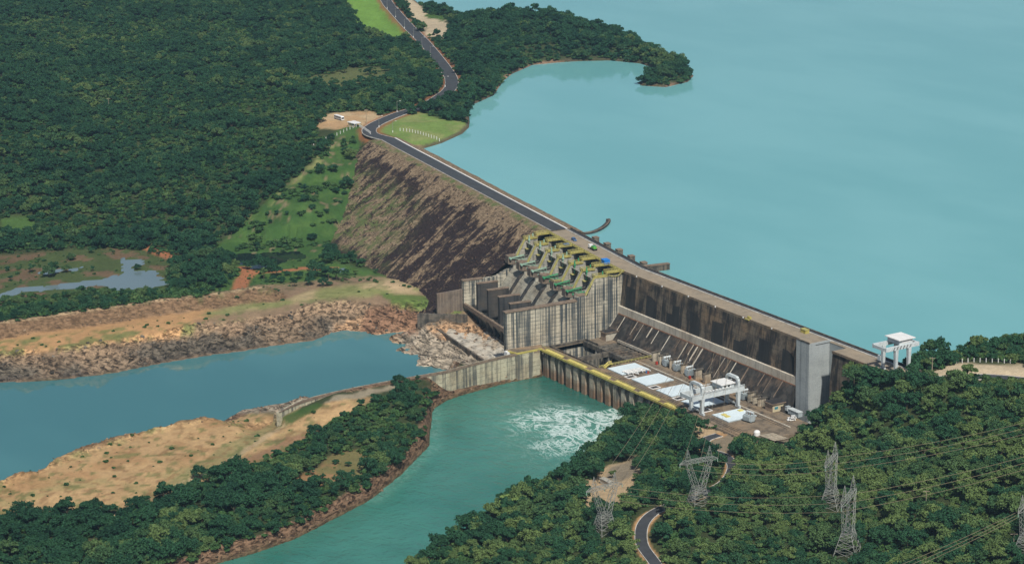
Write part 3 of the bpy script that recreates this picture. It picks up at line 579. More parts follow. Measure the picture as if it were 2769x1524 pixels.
# ------------------------------------------------------------------ water
def sheet(name, pts, z, m, label):
    vs_ = [Vector((p[0], p[1], z)) for p in pts]; tri = geometry.tessellate_polygon([vs_])
    mb = MB(); mb.add(vs_, [t if (vs_[t[1]]-vs_[t[0]]).cross(vs_[t[2]]-vs_[t[0]]).z > 0 else t[::-1] for t in tri])
    return tag(mb.obj(name, m, recalc=False), label, kind='structure')
def grow(pts, d):
    P = [Vector((p[0], p[1])) for p in pts]; n = len(P); area = sum(P[i].x*P[(i+1) % n].y-P[(i+1) % n].x*P[i].y for i in range(n)); sg = 1 if area > 0 else -1
    out = []
    for i in range(n):
        a = (P[i]-P[i-1]); b = (P[(i+1) % n]-P[i]); a = a.normalized() if a.length else b.normalized(); b = b.normalized() if b.length else a
        t = (a+b); t = t.normalized() if t.length > 0.2 else a; out.append((P[i].x+sg*t.y*d, P[i].y-sg*t.x*d))
    return out
sheet('reservoir', LAKE, ZR, M_LAKE, 'calm turquoise reservoir held behind the dam')
sheet('river_channel', [ID(-120, -20, 0), ID(1, -20, 0), ID(2, -120, 0), ID(2, -240, 0), ID(80, -330, 0), ID(260, -700, 0), ID(-900, -700, 0), ID(-900, 60, 0)], ZT, M_CHAN, 'still blue green river channel below the spillway rocks')
for _i, p in enumerate(PONDS): sheet('pond_water', grow(p, 6) if len(p) > 6 else grow(p, 1), p[0][2]-0.02, M_POND2 if _i == 2 else M_POND, 'shallow pond in the valley at the foot of the embankment')
# tailrace: a fine sheet that carries how churned the water is
tx = np.arange(1, 330, 2.0); ty = np.arange(-560, -48, 2.0); TX, TY = np.meshgrid(tx, ty)
tu, tv = project(np.stack([TX, TY, np.full(TX.shape, ZT)], -1))
boil = px([(1435,1125),(1475,1100),(1530,1090),(1600,1093),(1660,1115),(1740,1150),(1690,1200),(1600,1235),(1510,1225),(1450,1170)], ZT)
sb = sdist(TX, TY, boil); foam = sstep(-48, 14, sb+(fbm(TX/22, TY/22, 9)-0.5)*46)
foam = np.maximum(foam, 0.60*sstep(-95, 0, sb)*(tu > 1250)); 
lb = seg_dist(TX, TY, px([(1172,1105),(1170,1150),(1175,1207),(1100,1277),(1011,1351)], ZT)); foam = np.maximum(foam, 0.55*(1-sstep(2, 12, lb)))
foam = np.maximum(foam, 0.66*(fbm(TX/40, TY/40, 77)-0.12)); foam *= sstep(0, 14, -(TY+57)) if False else 1
wall_d = np.abs(TY+59); foam *= np.where(TX < 75, 0.35+0.65*sstep(4, 22, wall_d), 1)
milk = sstep(8, 75, np.minimum(wall_d+0.25*np.abs(TX-5), 400))
zz = ZT+0.02+(fbm(TX/6, TY/6, 71, 3)-0.5)*1.2*foam+(fbm(TX/22, TY/22, 72, 2)-0.5)*0.25
me = bpy.data.meshes.new('tailrace'); ii = np.arange(TX.size).reshape(TX.shape)
grid_mesh(me, np.stack([TX, TY, zz], -1).reshape(-1, 3), np.stack([ii[:-1, :-1], ii[:-1, 1:], ii[1:, 1:], ii[1:, :-1]], -1).reshape(-1, 4))
fa = me.attributes.new('milk', 'FLOAT', 'POINT'); fa.data.foreach_set('value', milk.astype(np.float32).ravel())
fa = me.attributes.new('foam', 'FLOAT', 'POINT'); fa.data.foreach_set('value', foam.astype(np.float32).ravel())
me.materials.append(M_TAIL); me.polygons.foreach_set('use_smooth', np.ones(len(me.polygons), bool))
tag_o = bpy.data.objects.new('tailrace_water', me); COL.objects.link(tag_o); tag(tag_o, 'churning green water leaving the powerhouse', kind='structure')

# ------------------------------------------------------------------ roads
def ribbon(path, off0, off1, dz):
    L, R = [], []
    for i in range(len(path)):
        a = path[max(i-1, 0)]; b = path[min(i+1, len(path)-1)]; d = Vector((b[0]-a[0], b[1]-a[1])).normalized(); nx, ny = d.y, -d.x
        L.append((path[i][0]+nx*off0, path[i][1]+ny*off0, path[i][2]+dz)); R.append((path[i][0]+nx*off1, path[i][1]+ny*off1, path[i][2]+dz))
    return L, R
def kerb(path, off, w, h, dz=0.0):
    L, R = ribbon(path, off-w/2, off+w/2, dz+h); L0, R0 = ribbon(path, off-w/2, off+w/2, dz-0.4)
    return MB().strip(L, R).strip(L0, L).strip(R, R0)
def road(name, path, w, label, k0=True, k1=True, kw=0.5, kh=0.15, km=None):
    o = tag(MB().strip(*ribbon(path, -w/2, w/2, 0.1)).obj(name, M_ASPH, recalc=False), label, kind='structure')
    for f, s in ((k0, -1), (k1, 1)):
        if f: kerb(path, s*(w/2+kw/2), kw, kh+0.1).obj('kerb', km or M_CURB, o)
    return o
CREST_ROAD = [SP(s, -6.7, 0.3) for s in (406, 380, 340, 300, 260, 220, 180, 150, 125, 106.5)]
for _q in CREST_ROAD[1:]: _q[2] = 0.06
road('road', RF[:-1]+CREST_ROAD, 10.2, 'dark asphalt road curving from the far hills onto the embankment crest', kw=0.38)
kerb(CREST_ROAD, -5.7, 0.9, 0.3).obj('kerb', M_WHITE, bpy.data.objects['road'])
road('access_road', RL, 5.4, 'asphalt access road curving down through the trees to the powerhouse yard', kw=0.35)
road('junction_road', RR, 8.5, 'asphalt road junction behind the intake gantry crane', kw=0.5)

# ------------------------------------------------------------------ rockfill embankment
ss = np.arange(105.6, 446, 1.6); nn = np.concatenate([np.arange(-44, -16, 3.0), np.arange(-15.5, 2, 1.75), np.arange(3.2, 108, 1.6)])
ES, EN = np.meshgrid(ss, nn)
EZ = np.where(EN < -15.5, (EN+15.5)/2.2, np.where(EN < 1.5, 0.0, -(EN-1.5)/EMB_SLOPE))
rough = (fbm(ES/4, EN/4, 81, 4)-0.5)*1.3+(fbm(ES/22, EN/40, 82, 3)-0.5)*1.6
EZ = EZ+np.where(EN > 1.5, rough*sstep(1.5, 8, EN), 0)+np.where(EN < -15.5, rough*0.4*sstep(-16, -20, EN), 0)-sstep(406, 440, ES)*5.0
EP = EV[None, None]*ES[..., None]+NV[None, None]*EN[..., None]+np.stack([0*EZ, 0*EZ, EZ], -1)
up = 1-sstep(5, 22, EN+(fbm(ES/15, EN/15, 83)-0.5)*22)
tan = np.where(EN > 1, 0.41+0.20*up, 0.9)
low = np.clip(sstep(250, 330, ES+EN*0.9)*sstep(14, 34, EN)*(1-sstep(70, 80, EN)), 0, 1)
tan = tan+np.where(EN > 1, low*0.16, 0)-np.where(EN > 1, 0.07*sstep(60, 90, EN)*(ES > 240), 0)
amt = np.ones(ES.shape); grn = low*0.9; grn = np.maximum(grn, ((EN > 0.2) & (EN < 4)).astype(float))
me = bpy.data.meshes.new('rockfill_embankment'); ii = np.arange(ES.size).reshape(ES.shape)
grid_mesh(me, EP.reshape(-1, 3), np.stack([ii[:-1, :-1], ii[:-1, 1:], ii[1:, 1:], ii[1:, :-1]], -1).reshape(-1, 4))
ca = me.color_attributes.new('soil', 'FLOAT_COLOR', 'POINT'); ca.data.foreach_set('color', np.stack([tan, amt, grn, 1+0*tan], -1).astype(np.float32).ravel())
me.materials.append(M_EMB); me.polygons.foreach_set('use_smooth', np.ones(len(me.polygons), bool))
_bm = bmesh.new(); _bm.from_mesh(me); bmesh.ops.recalc_face_normals(_bm, faces=_bm.faces)
if sum(f.normal.z for f in list(_bm.faces)[:200]) < 0: bmesh.ops.reverse_faces(_bm, faces=_bm.faces)
_bm.to_mesh(me); _bm.free()
emb_o = bpy.data.objects.new('rockfill_embankment', me); COL.objects.link(emb_o)
tag(emb_o, 'long rockfill embankment dam with dark stained stony slope under the road', 'dam')

# ------------------------------------------------------------------ spillway
spill = thing('spillway', SP(52, 20, -40), 'concrete spillway with seven piers, yellow walkways and green radial gates', 'spillway')
CH = [(-13, -24), (-10, -20), (-4, -17), (4, -15.4), (10, -15.2), (16, -16), (22, -17.6), (27, -20), (30, -23), (34, -28.5), (38, -33.8), (42, -38), (46, -40.6), (50, -41.4), (54, -41), (57, -40), (59, -38.9), (60, -39.3), (60, -41.0), (57, -43.5), (53, -50), (50, -60), (-13, -60)]
MB().prism(CH, 0.5, 105, SP).obj('chute', M_CHUTE, spill)
MB().prism([(58.6, -40.9), (60.6, -40.9), (60.6, -38.4), (58.9, -38.4)], 1.5, 104.5, SP).obj('bucket_lip', M_COPING, spill)
PS = [3.0+16.8*k for k in range(7)]
PROF = [(-21, -10), (-19.5, -2.0), (0.6, -2.0), (0.6, -7.0), (10.2, -7.0), (10.2, -2.2), (18.6, -2.2), (24.2, -12.2), (27.0, -12.2), (27.0, -19.6), (30.5, -24), (28, -27), (-13, -27), (-21, -27)]
for k, s in enumerate(PS):
    if k == 0:
        MB().prism([(-21, -10), (-19.5, -2.0), (18.6, -2.2), (24.2, -12.2), (31.0, -12.2), (31.0, -60), (-21, -60)], -0.6, 5.0, SP).obj('end_pier', M_WALL, spill)
    else:
        p = MB().prism(PROF, s-1.9, s+1.9, SP).obj('pier', M_PIER, spill)
    hp = MB().prism([(24.0, -12.2), (30.6, -11.6), (30.6, -16.4), (28.4, -17.0), (24.0, -17.0)], s-2.4, s+2.4, SP).obj('trunnion_block', M_BROWNC if k else M_WALL, spill)
    MB().box(s-2.45, s+2.45, 24.3, 30.4, -11.95, -11.45, SP).obj('trunnion_cap', M_COPING, hp)
    # low divider on the chute and bucket wall
    if 0 < k < 6:
        MB().prism([(27.1, -21.5), (27.1, -18.6), (30, -20.8), (38, -31.6), (42, -35.8), (46, -38.4), (46, -43), (38, -36), (30, -25)], s-0.9, s+0.9, SP).obj('chute_divider', M_BLACKC, spill)
        w = MB().prism([(44.6, -43), (44.6, -22.2), (58.2, -21.9), (58.2, -43)], s-1.3, s+1.3, SP).obj('bucket_wall', M_BLACKC, spill)
        MB().box(s-1.5, s+1.5, 44.4, 58.5, -22.05, -21.55, SP).obj('coping', M_COPING, w)
# outer walls
lw = MB().prism([(27, -19), (27, -25), (46, -45), (60.5, -45), (60.5, -24.2), (47, -24.4), (38, -24)], 103.6, 106.4, SP).obj('wing_wall', M_WALL, spill)
MB().prism([(47, -24.45), (60.8, -24.25), (60.8, -23.7), (47, -23.9)], 103.3, 106.7, SP).obj('coping', M_COPING, lw)
tw = MB().prism([(31.05, -60), (31.05, -14.6), (77, -15.9), (77, -60)], -0.5, 2.6, SP).obj('training_wall', M_WALL, spill)
MB().prism([(31.1, -14.58), (77.3, -15.88), (77.3, -15.2), (31.1, -13.9)], -0.9, 3.2, SP).obj('coping', M_COPING, tw)
# bridge over the gates
MB().prism([(-14.6, -2.0), (0.2, -2.0), (0.2, -0.35), (-14.6, -0.35)], -0.4, 106, SP).obj('bridge_beam', M_DARKC, spill)
def railing(mb, P, h=1.1, r=0.07, step=2.0):
    for i in range(len(P)-1):
        a, b = Vector(P[i]), Vector(P[i+1]); n = max(1, int((b-a).length/step))
        for k in range(n+1):
            q = a.lerp(b, k/n); mb.bar(q, q+Vector((0, 0, h)), r*1.6, r*1.6)
        for z in (h, h*0.55): mb.bar(a+Vector((0, 0, z)), b+Vector((0, 0, z)), r*1.7, r*1.7)
    return mb
MB().prism([(-0.4, -0.45), (1.9, -0.45), (1.9, 0.15), (-0.4, 0.15)], -0.6, 107, SP).obj('edge_walkway', M_YELLOW, spill)
railing(MB(), [SP(-0.6, 1.8, 0.15), SP(107, 1.8, 0.15)], 1.2, 0.10, 2.4).obj('handrail', M_YRAIL, spill)
for k, s in enumerate(PS):
    u = MB().box(s-2.0, s+2.0, 1.95, 11.2, -0.45, -0.05, SP).obj('upper_platform', M_YELLOW, spill)
    railing(MB(), [SP(s-2.0, 1.9, 0), SP(s-2.0, 11.2, 0), SP(s+2.0, 11.2, 0), SP(s+2.0, 1.9, 0)], 1.2, 0.11, 1.8).obj('handrail', M_YRAIL, u)
    l = MB().box(s-2.6, s+1.6, 10.6, 18.9, -2.15, -1.7, SP).obj('lower_platform', M_YELLOW, spill)
    railing(MB(), [SP(s+1.6, 10.6, -1.7), SP(s+1.6, 18.9, -1.7), SP(s-2.6, 18.9, -1.7), SP(s-2.6, 10.6, -1.7)], 1.2, 0.11, 1.8).obj('handrail', M_YRAIL, l)
    st = MB().prism([(18.7, -1.9), (19.3, -1.9), (25.3, -12.0), (24.3, -12.0)], s-2.5, s-1.0, SP).obj('stair', M_YRAIL, spill)
    railing(MB(), [SP(s-2.4, 18.8, -1.8), SP(s-2.4, 24.8, -11.7)], 1.2, 0.12, 1.5).obj('handrail', M_YRAIL, st)
    g = M_GREEN if k < 3 else M_PALEG
    if k > 0:
        a = MB().tube(SP(s-3.4, 16.6, 0.6), SP(s-3.4, 16.8, -7.4), 0.4, 0.36, 8).obj('hoist_cylinder', g, spill)
        MB().tube(SP(s-3.4, 16.6, -2.6), SP(s-3.4, 16.6, -1.7), 0.8, 0.8, 8).obj('flange', g, a)
        MB().box(s-4.8, s-1.95, 14.8, 19.2, -7.9, -7.5, SP).obj('service_platform', M_YRAIL, spill)
    MB().tube(SP(s+0.6, 12.3, -1.6), SP(s+0.6, 12.3, 0.6), 0.4, 0.4, 8).obj('hoist_motor', g, spill)
    # radial gate to the left of pier k
    if k < 6:
        s0, s1 = s+2.05, s+14.75; sc = (s0+s1)/2
        if k == 0: s0 += 1.0
        gate = MB(); arc = []
        for j in range(9):
            t = math.radians(-18+8.0*j); arc.append((29.0-15.5*math.cos(t), -13.8+15.5*math.sin(t)*0.9))
        gate.prism([(n_, z_) for n_, z_ in arc]+[(n_-0.5, z_) for n_, z_ in reversed(arc)], s0, s1, SP)
        go = gate.obj('gate', M_PIER, spill)
        for sa in (s0+1.3, s1-1.3):
            am = MB(); tr = SP(sa, 29.6, -12.6)
            am.bar(tr, SP(sa, 20.2, -11.4), 0.55, 0.7); am.bar(tr, SP(sa, 20.2, -14.2), 0.25, 0.3)
            am.bar(SP(sa, 23.5, -11.8), SP(sa, 20.2, -14.2), 0.2, 0.2); am.bar(SP(sa, 20.2, -11.4), SP(sa, 20.2, -14.2), 0.2, 0.2); MB().bar(SP(sa, 20.2, -11.4), SP(sa, 13.9, -10.6), 0.45, 0.6).obj('arm_extension', M_DARK, go); am.tube(SP(sa-1.0, 29.6, -12.6), SP(sa+1.0, 29.6, -12.6), 0.75, 0.75, 8)
            am.obj('gate_arm', g, go)
MB().bar(SP(4, 5, -2.2), SP(4, 0.6, -0.2), 1.2, 0.3).obj('corner_stair', M_YRAIL, spill)
railing(MB(), [SP(-0.9, 10.4, -1.8), SP(-0.9, 7.0, -2.9), SP(-0.9, 4.5, -2.9), SP(-0.9, 0.4, 0.2)], 1.2, 0.12, 1.2).obj('handrail', M_YRAIL, spill)
railing(MB(), [SP(s_, n_, -11.5) for s_, n_ in ((PS[2]-2.3, 24.4), (PS[2]-2.3, 30.4), (PS[2]+2.3, 30.4))], 1.3, 0.13, 1.5).obj('handrail', M_YRAIL, spill)
# dentated toe under the bucket
for k in range(9): MB().box(8+11*k, 10.4+11*k, 52, 57, -51, -41.5, SP).obj('buttress', M_DARKC, spill)
ap = thing('spillway_apron', SP(60, 75, -50), 'pale concrete slab at the spillway toe streaked with silt', 'apron')
apv = MB()
nu, nv = 26, 14
for i in range(nu+1):
    for j in range(nv+1):
        s_ = 16+i*(100-16)/nu; n_ = 57+j*26/nv; apv.v.append(tuple(SP(s_, n_, -49.6-1.1*abs(math.sin(n_*0.9+s_*0.13+2*math.sin(s_*0.21)))*(0.5+0.5*math.sin(s_*0.4+n_)))))
for i in range(nu):
    for j in range(nv): apv.f.append((i*(nv+1)+j, (i+1)*(nv+1)+j, (i+1)*(nv+1)+j+1, i*(nv+1)+j+1))
apv.obj('slab', M_APRON, ap, smooth=True)
MB().box(12, 92, 83.0, 84.2, -53, -48.2, SP).obj('end_sill', M_DARKC, ap)
# side wall left of the toe pool
wl = thing('retaining_wall', (-110, -62, -50), 'dark stained retaining wall between grassy bank and spillway toe pool', 'wall')
_a, _b, _c = G(1128, 848, -42), G(1258, 851, -42), G(1262, 838, -41)
MB().plan([(_a[0], _a[1]), (_b[0], _b[1]), (_b[0]-0.6, _b[1]+2.0), (_a[0]-0.6, _a[1]+2.0)], -55, -42).obj('wall_face', M_DARKC, wl)
MB().prism([(60.9, -48), (60.9, -29.6), (78, -30.4), (78, -48)], 103.9, 105.7, SP).obj('low_wing', M_BROWNC, wl)

# ------------------------------------------------------------------ intake dam
intake = thing('intake_dam', (85, 0, -40), 'tall stained concrete intake dam wall above the powerhouse', 'dam')
XE = 171.0
NB = 8
for i in range(NB):                                               # monoliths with real joints between them
    x0 = -1.5+i*(XE+1.5)/NB; x1 = -1.5+(i+1)*(XE+1.5)/NB-0.25
    mo = MB().prism([(-0.55, -0.4), (-3.0, -20.4), (-3.0, -24.9), (-12, -60), (14.5, -60), (14.5, -0.4)], x0, x1).obj('monolith', M_INTAKE, intake)
    c = x0+ (x1-x0)*0.56
    w = 5.2+0.7*((i*37) % 3-1)
    d = 0.10
    MB().add([(c-w-1, -1.42-0.02-d, -7.5-(i % 3)*0.8), (c+w-1, -1.42-0.02-d, -7.8-(i % 2)*0.9), (c+w+0.6, -3.0-d, -20.35), (c-w-0.4, -3.0-d, -20.35),
              (c-w-1, -0.8, -7.5-(i % 3)*0.8), (c+w-1, -0.8, -7.8-(i % 2)*0.9), (c+w+0.6, -2.2, -20.35), (c-w-0.4, -2.2, -20.35)],
             [(0, 1, 2, 3), (0, 4, 5, 1), (1, 5, 6, 2), (3, 2, 6, 7), (0, 3, 7, 4)]).obj('stained_panel', M_ALGAE, mo)
    MB().prism([(-4.2, -24.9), (-4.2, -20.5), (-2.9, -20.3), (-2.9, -24.9)], x0+0.05, x1-0.05).obj('ledge_band', M_BAND, mo)
    MB().prism([(-3.9, -24.95), (-14.5, -37.9), (-14.5, -42), (-3, -42), (-3, -24.95)], x0, x1).obj('penstock_slope', M_SLOPE, mo)
    MB().prism([(-4.15, -24.9), (-4.5, -25.35), (-4.1, -25.5)], x0+0.1, x1-0.1).obj('rusty_lip', plain('rust_stain', (0.22, 0.11, 0.06), 0.9, 0.5, 0.25) if i == 0 else MATS['rust_stain'], mo)
    for jx in [x0+0.35]+[x0+(x1-x0)*f_ for f_ in ((0.41,), (0.3, 0.7), (0.55,), (0.35, 0.62, 0.8), (0.66,), (0.25, 0.5), (0.7,), (0.45,))[i]]:        # pipes and ribs that run down the slope
        tb = 0.35+0.65*((i*13+int(jx)*7) % 10)/9.0; rib = MB().prism([(-4.45, -25.5), (-4.45-10.05*tb, -25.5-12.2*tb), (-4.2-10.0*tb, -25.9-12.2*tb), (-4.2, -26.0)], jx, jx+0.3+0.35*((i*7+int(jx)) % 3)).obj('drain_rib', M_BAND if (i+int(jx)) % 2 else M_COPING, mo)
# crest slab, mitred at the bend
mt = math.tan(BEND/2)
def crest_strip(y0, y1, z0, z1, x_end, name, m, parent=None, s_end=106.2, kind=None, label=None):
    def P(y): return [SP(s_end, -y, 0)[:2], (y*mt, y), (x_end, y)]
    A, B = P(y0), P(y1)
    return MB().plan([tuple(q) for q in A]+[tuple(q) for q in reversed(B)], z0, z1).obj(name, m, parent)
deck = crest_strip(-0.3, 11.0, -0.38, 0.0, 182, 'crest_pavement', M_CREST)
MB().box(182.0, 196, 9.4, 11.0, -0.38, 0.0).obj('narrow_strip', M_CREST, deck); MB().box(196, 252, -0.3, 11.0, -0.38, 0.0).obj('wing_strip', M_CREST, deck); tag(deck, 'brown concrete roadway along the dam crest', kind='structure')
crest_strip(11.0, 11.7, -0.38, 0.42, 252, 'kerb', M_CURB, deck)
crest_strip(11.7, 14.4, -0.38, 0.05, 252, 'walkway', M_ASPH, deck)
crest_strip(14.4, 15.0, -1.8, 0.75, 252, 'parapet', M_DARKC, deck)
MB().box(0.5, XE-1, -0.62, -0.32, -0.9, 0.35).obj('edge_kerb', M_DECK, deck)
MB().box(196.2, 231, -0.62, -0.32, -0.9, 0.35).obj('edge_kerb', M_DECK, deck)
for i in range(7): MB().box(14+26*i, 14.6+26*i, -1.05, -0.62, -0.3, 0.5).obj('lamp_bracket', M_WHITE, intake)
# end block and right wing
blk = thing('end_block', (176, 4, -38), 'smooth blue grey concrete block at the end of the intake wall', 'buttress')
MB().box(170.95, 182, -4.6, 9.4, -60, 1.2).obj('block', M_TOWERC, blk)
MB().prism([(9.4, 0.6), (12.2, 0.2), (13.5, -8), (15.5, -40), (9.4, -40)], 174, 181.5).obj('flare', M_TOWERC, blk)
MB().box(171.5, 181.5, -4.0, 8.8, 1.2, 1.35).obj('top_slab', M_CREST, blk)
MB().box(170.8, 182.2, -4.75, -4.2, 1.2, 1.9).obj('parapet', M_DARKC, blk)
wing = thing('wing_dam', (205, 6, -20), 'dark concrete wing of the dam running into the wooded abutment', 'dam')
MB().prism([(0.2, -0.4), (-1.2, -14), (-2.5, -40), (14.5, -40), (14.5, -0.4)], 196, 252).obj('wall_body', M_INTAKE, wing); MB().box(182.05, 196, 9.5, 14.5, -40, -0.4).obj('recess_wall', M_TOWERC, wing)
MB().prism([(-0.4, -0.9), (0.25, -0.9), (0.25, 0.2), (-0.4, 0.2)], 196.1, 250).obj('edge_beam', M_COPING, wing)
# yellow boxes on the crest
b = thing('control_box', (122, 0.6, 0), 'small yellow control box on the crest edge at mid wall', 'box'); MB().box(121, 123.4, -0.2, 1.2, 0, 1.3).obj('cabinet', M_YELLOW, b); MB().box(120.4, 124, -1.3, -0.2, -0.3, 0.2).obj('tray', M_YELLOW, b)
b = thing('equipment_box', (161, 9, 0), 'brown yellow equipment box beside the kerb near the end block', 'box'); MB().box(158.5, 163, 7.8, 10.4, 0.01, 1.9).obj('cabinet', M_YELLOW, b); MB().box(158.3, 163.2, 7.6, 10.6, 1.9, 2.15).obj('lid', M_YRAIL, b)
# upstream piers and walls standing in the reservoir
for k, s in enumerate(PS[1:], 1):
    if k in (1, 2, 3, 4, 5):
        o = thing('intake_pier', SP(s, -20, ZR), ['', 'blunt concrete pier head in the reservoir closest to the long guide wall', 'blunt concrete pier head, second out from the guide wall', 'blunt concrete pier head at the middle of the spillway bridge', 'blunt concrete pier head below the parked green truck', 'blunt concrete pier head nearest the curved boom'][k], 'pier', 'spillway pier heads in the reservoir')
        MB().prism([(-24.5, -10), (-24.5, -2.2), (-21.1, -2.2), (-21.1, -10)], s-1.9, s+1.9, SP).obj('pier_head', M_DARKC, o)
        MB().box(s-2.1, s+2.1, -24.7, -21.05, -2.2, -1.8, SP).obj('cap', M_COPING, o)
gw = thing('guide_wall', SP(8, -25, ZR), 'long concrete guide wall stub in the reservoir at the dam bend', 'wall')
MB().prism([(-34, -10), (-34, -1.6), (-15.2, -1.2), (-15.2, -10)], 7.0, 9.6, SP).obj('wall', M_DARKC, gw); MB().prism([(-34.2, -1.58), (-34.2, -1.1), (-15.2, -0.7), (-15.2, -1.18)], 6.7, 9.9, SP).obj('coping', M_COPING, gw)
bo = thing('boom', G(1600, 628, ZR), 'curved dark floating boom bending out into the reservoir', 'boom')
bp = smooth_path([G(a, c, ZR) for a, c in ((1552,629),(1575,633.5),(1600,630.5),(1620,623),(1634,614),(1642,606),(1645,600))], 5)
m = MB(); L, R = ribbon(bp, -1.3, 1.3, 1.2); L0, R0 = ribbon(bp, -1.3, 1.3, -1.0); m.strip(L, R).strip(L0, L).strip(R, R0); m.obj('pontoon', M_BLACKC, bo, recalc=False)
L, R = ribbon(bp, 0.8, 1.25, 1.7); L0, R0 = ribbon(bp, 0.8, 1.25, 1.18); MB().strip(L, R).strip(L0, L).strip(R, R0).obj('kerb_rail', M_COPING, bo, recalc=False)
q = bp[-1]; MB().box(q[0]-1.1, q[0]+1.1, q[1]-1.1, q[1]+1.1, ZR-0.5, ZR+2.0).obj('end_float', M_DARKC, bo)

# ------------------------------------------------------------------ powerhouse
ph = thing('powerhouse', (90, -30, ZT), 'long flat topped powerhouse with pillared front over the tailrace', 'powerhouse')
YF = -57.6
MB().box(50.5, 204, -56.6, -14.55, -41, ZD).obj('deck_slab', M_DECK, ph)
MB().box(-2.5, 50.5, -56.6, -52.6, -41, ZD).obj('front_deck', M_DECK, ph)
MB().box(-2.6, 0.6, -52.6, -27.5, -41, ZD-0.02).obj('side_deck', M_DECK, ph)
MB().box(0.6, 13.5, -27.6, -14.55, -41, ZD-0.01).obj('hut_deck', M_DECK, ph)
MB().box(-2.5, 204, -54.6, -52.7, -60, -41).obj('front_wall', M_DARKC, ph)
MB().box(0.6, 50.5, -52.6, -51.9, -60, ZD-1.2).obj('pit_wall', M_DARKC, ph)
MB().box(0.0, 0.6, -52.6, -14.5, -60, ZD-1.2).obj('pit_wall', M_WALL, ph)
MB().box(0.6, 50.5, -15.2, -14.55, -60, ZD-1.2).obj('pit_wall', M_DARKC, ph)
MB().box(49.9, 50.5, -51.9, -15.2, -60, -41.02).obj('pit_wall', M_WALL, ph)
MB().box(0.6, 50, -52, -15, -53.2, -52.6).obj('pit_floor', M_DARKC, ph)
MB().box(0.7, 50.4, -29.8, -27.4, -40.3, ZD-0.1).obj('pit_beam', M_DARKC, ph)
MB().box(25.6, 27.8, -51.9, -29.8, -40.5, ZD-0.15).obj('pit_beam', M_DARKC, ph)
for x in (14, 26.5, 38): MB().box(x-0.9, x+0.9, -29.6, -28.0, -53, -40.3).obj('pit_column', M_PIER, ph)
MB().box(0.65, 49.8, -29.3, -28.9, -53, -43.5).obj('pit_partition', M_WALL, ph)
for i in range(9):
    x = 14.6+i*4.0; MB().box(x, x+1.9, -27.35, -15.3, -39.4, ZD-0.3).obj('slot_slab', M_DARKC, ph)
for x0, x1, y0, y1 in ((-0.2, 50.3, -52.9, -52.3), (0.3, 0.9, -52.3, -27.4), (0.9, 13.3, -28.0, -27.4), (49.9, 50.6, -52.3, -15.4)): MB().box(x0, x1, y0, y1, ZD+0.004, ZD+0.95).obj('parapet', M_DARKC, ph)
railing(MB(), [(50.9, -52.0, ZD), (50.9, -16, ZD)], 1.5, 0.13, 2.2).obj('handrail', M_YRAIL, ph)
for k in range(24):
    x = 1.2+8.1*k
    if x > 200: break
    MB().prism([(-58.3, -60), (-58.3, -41.5), (-57.2, -39.2), (-54.5, -39.2), (-54.5, -60)], x, x+(3.9 if k % 3 else 4.8)).obj('pillar', M_FRONT, ph)
MB().box(-2.6, 204, -59.0, -56.55, -39.3, -38.2).obj('edge_beam', M_DARKC, ph)
MB().box(-2.7, 140, -59.25, -58.55, -38.9, -37.75).obj('edge_guard', M_YELLOW, ph)
for k in range(6): MB().box(3+24.2*k, min(21+24.2*k, 136), -58.35, -55.9, -38.2, ZD+0.25).obj('slot_cover', M_YPANEL, ph)
MB().box(-2.6, 204, -58.4, -56.6, -38.25, -37.95).obj('ledge', M_DECK, ph)
MB().box(50.7, 195, -27.3, -26.6, ZD+0.004, ZD+0.45).obj('cable_duct', M_BAND, ph)
for y in (-53.9, -52.2, -29.9, -28.2): MB().box(60, 196, y, y+0.25, ZD+0.003, ZD+0.12).obj('crane_rail', M_GRATE, ph)
for k in range(12): MB().box(62.4+12*k, 62.6+12*k, -56.5, -50.0, ZD+0.002, ZD+0.012).obj('expansion_joint', M_GRATE, ph); MB().box(56.4+12*k, 56.6+12*k, -26.4, -20.5, ZD+0.002, ZD+0.012).obj('expansion_joint', M_GRATE, ph)
for y in (-50.6, -23.4): MB().box(51, 196, y, y+0.22, ZD+0.0025, ZD+0.014).obj('expansion_joint', M_GRATE, ph)
for k in range(7): MB().box(100+11*k, 102.4+11*k, -25.6, -23.8, ZD+0.003, ZD+0.06).obj('manhole_plate', M_GRATE, ph)
railing(MB(), [(-2.2, -56.2, ZD), (134, -56.2, ZD)], 1.1, 0.06, 3.0).obj('handrail', M_YRAIL, ph)
MB().box(14, 50, -14.5, -13.9, -40, -36.2).obj('rear_wall', M_BAND, ph)
# landing at the foot of the training wall
ld = thing('landing', (-3, -66, ZD), 'yellow edged concrete landing between training wall and powerhouse corner', 'landing')
MB().plan([(-2.7, -56.7), (-2.7, -59.2), (1.6, -60.5), (1.2, -76), (-6, -78), (-11.2, -76.5), (-8.2, -52.7)], -60, ZD-0.4).obj('body', M_CURVE, ld)
MB().plan([(-2.75, -56.7), (-2.75, -59.2), (1.5, -60.5), (1.1, -75.9), (-6, -77.9), (-11.1, -76.4), (-8.2, -52.8)], ZD-0.4, ZD-0.03).obj('slab', M_DECK, ld)
for a, c in (((1.3, -59.0), (1.0, -75.8)), ((1.0, -75.8), (-5.8, -77.9))): MB().bar((a[0], a[1], ZD+0.2), (c[0], c[1], ZD+0.2), 0.9, 0.9).obj('edge_guard', M_YELLOW, ld)
MB().box(-7.5, -4.2, -79.6, -77.0, ZD-2, ZD+0.3).obj('white_block', M_WHITE, ld)
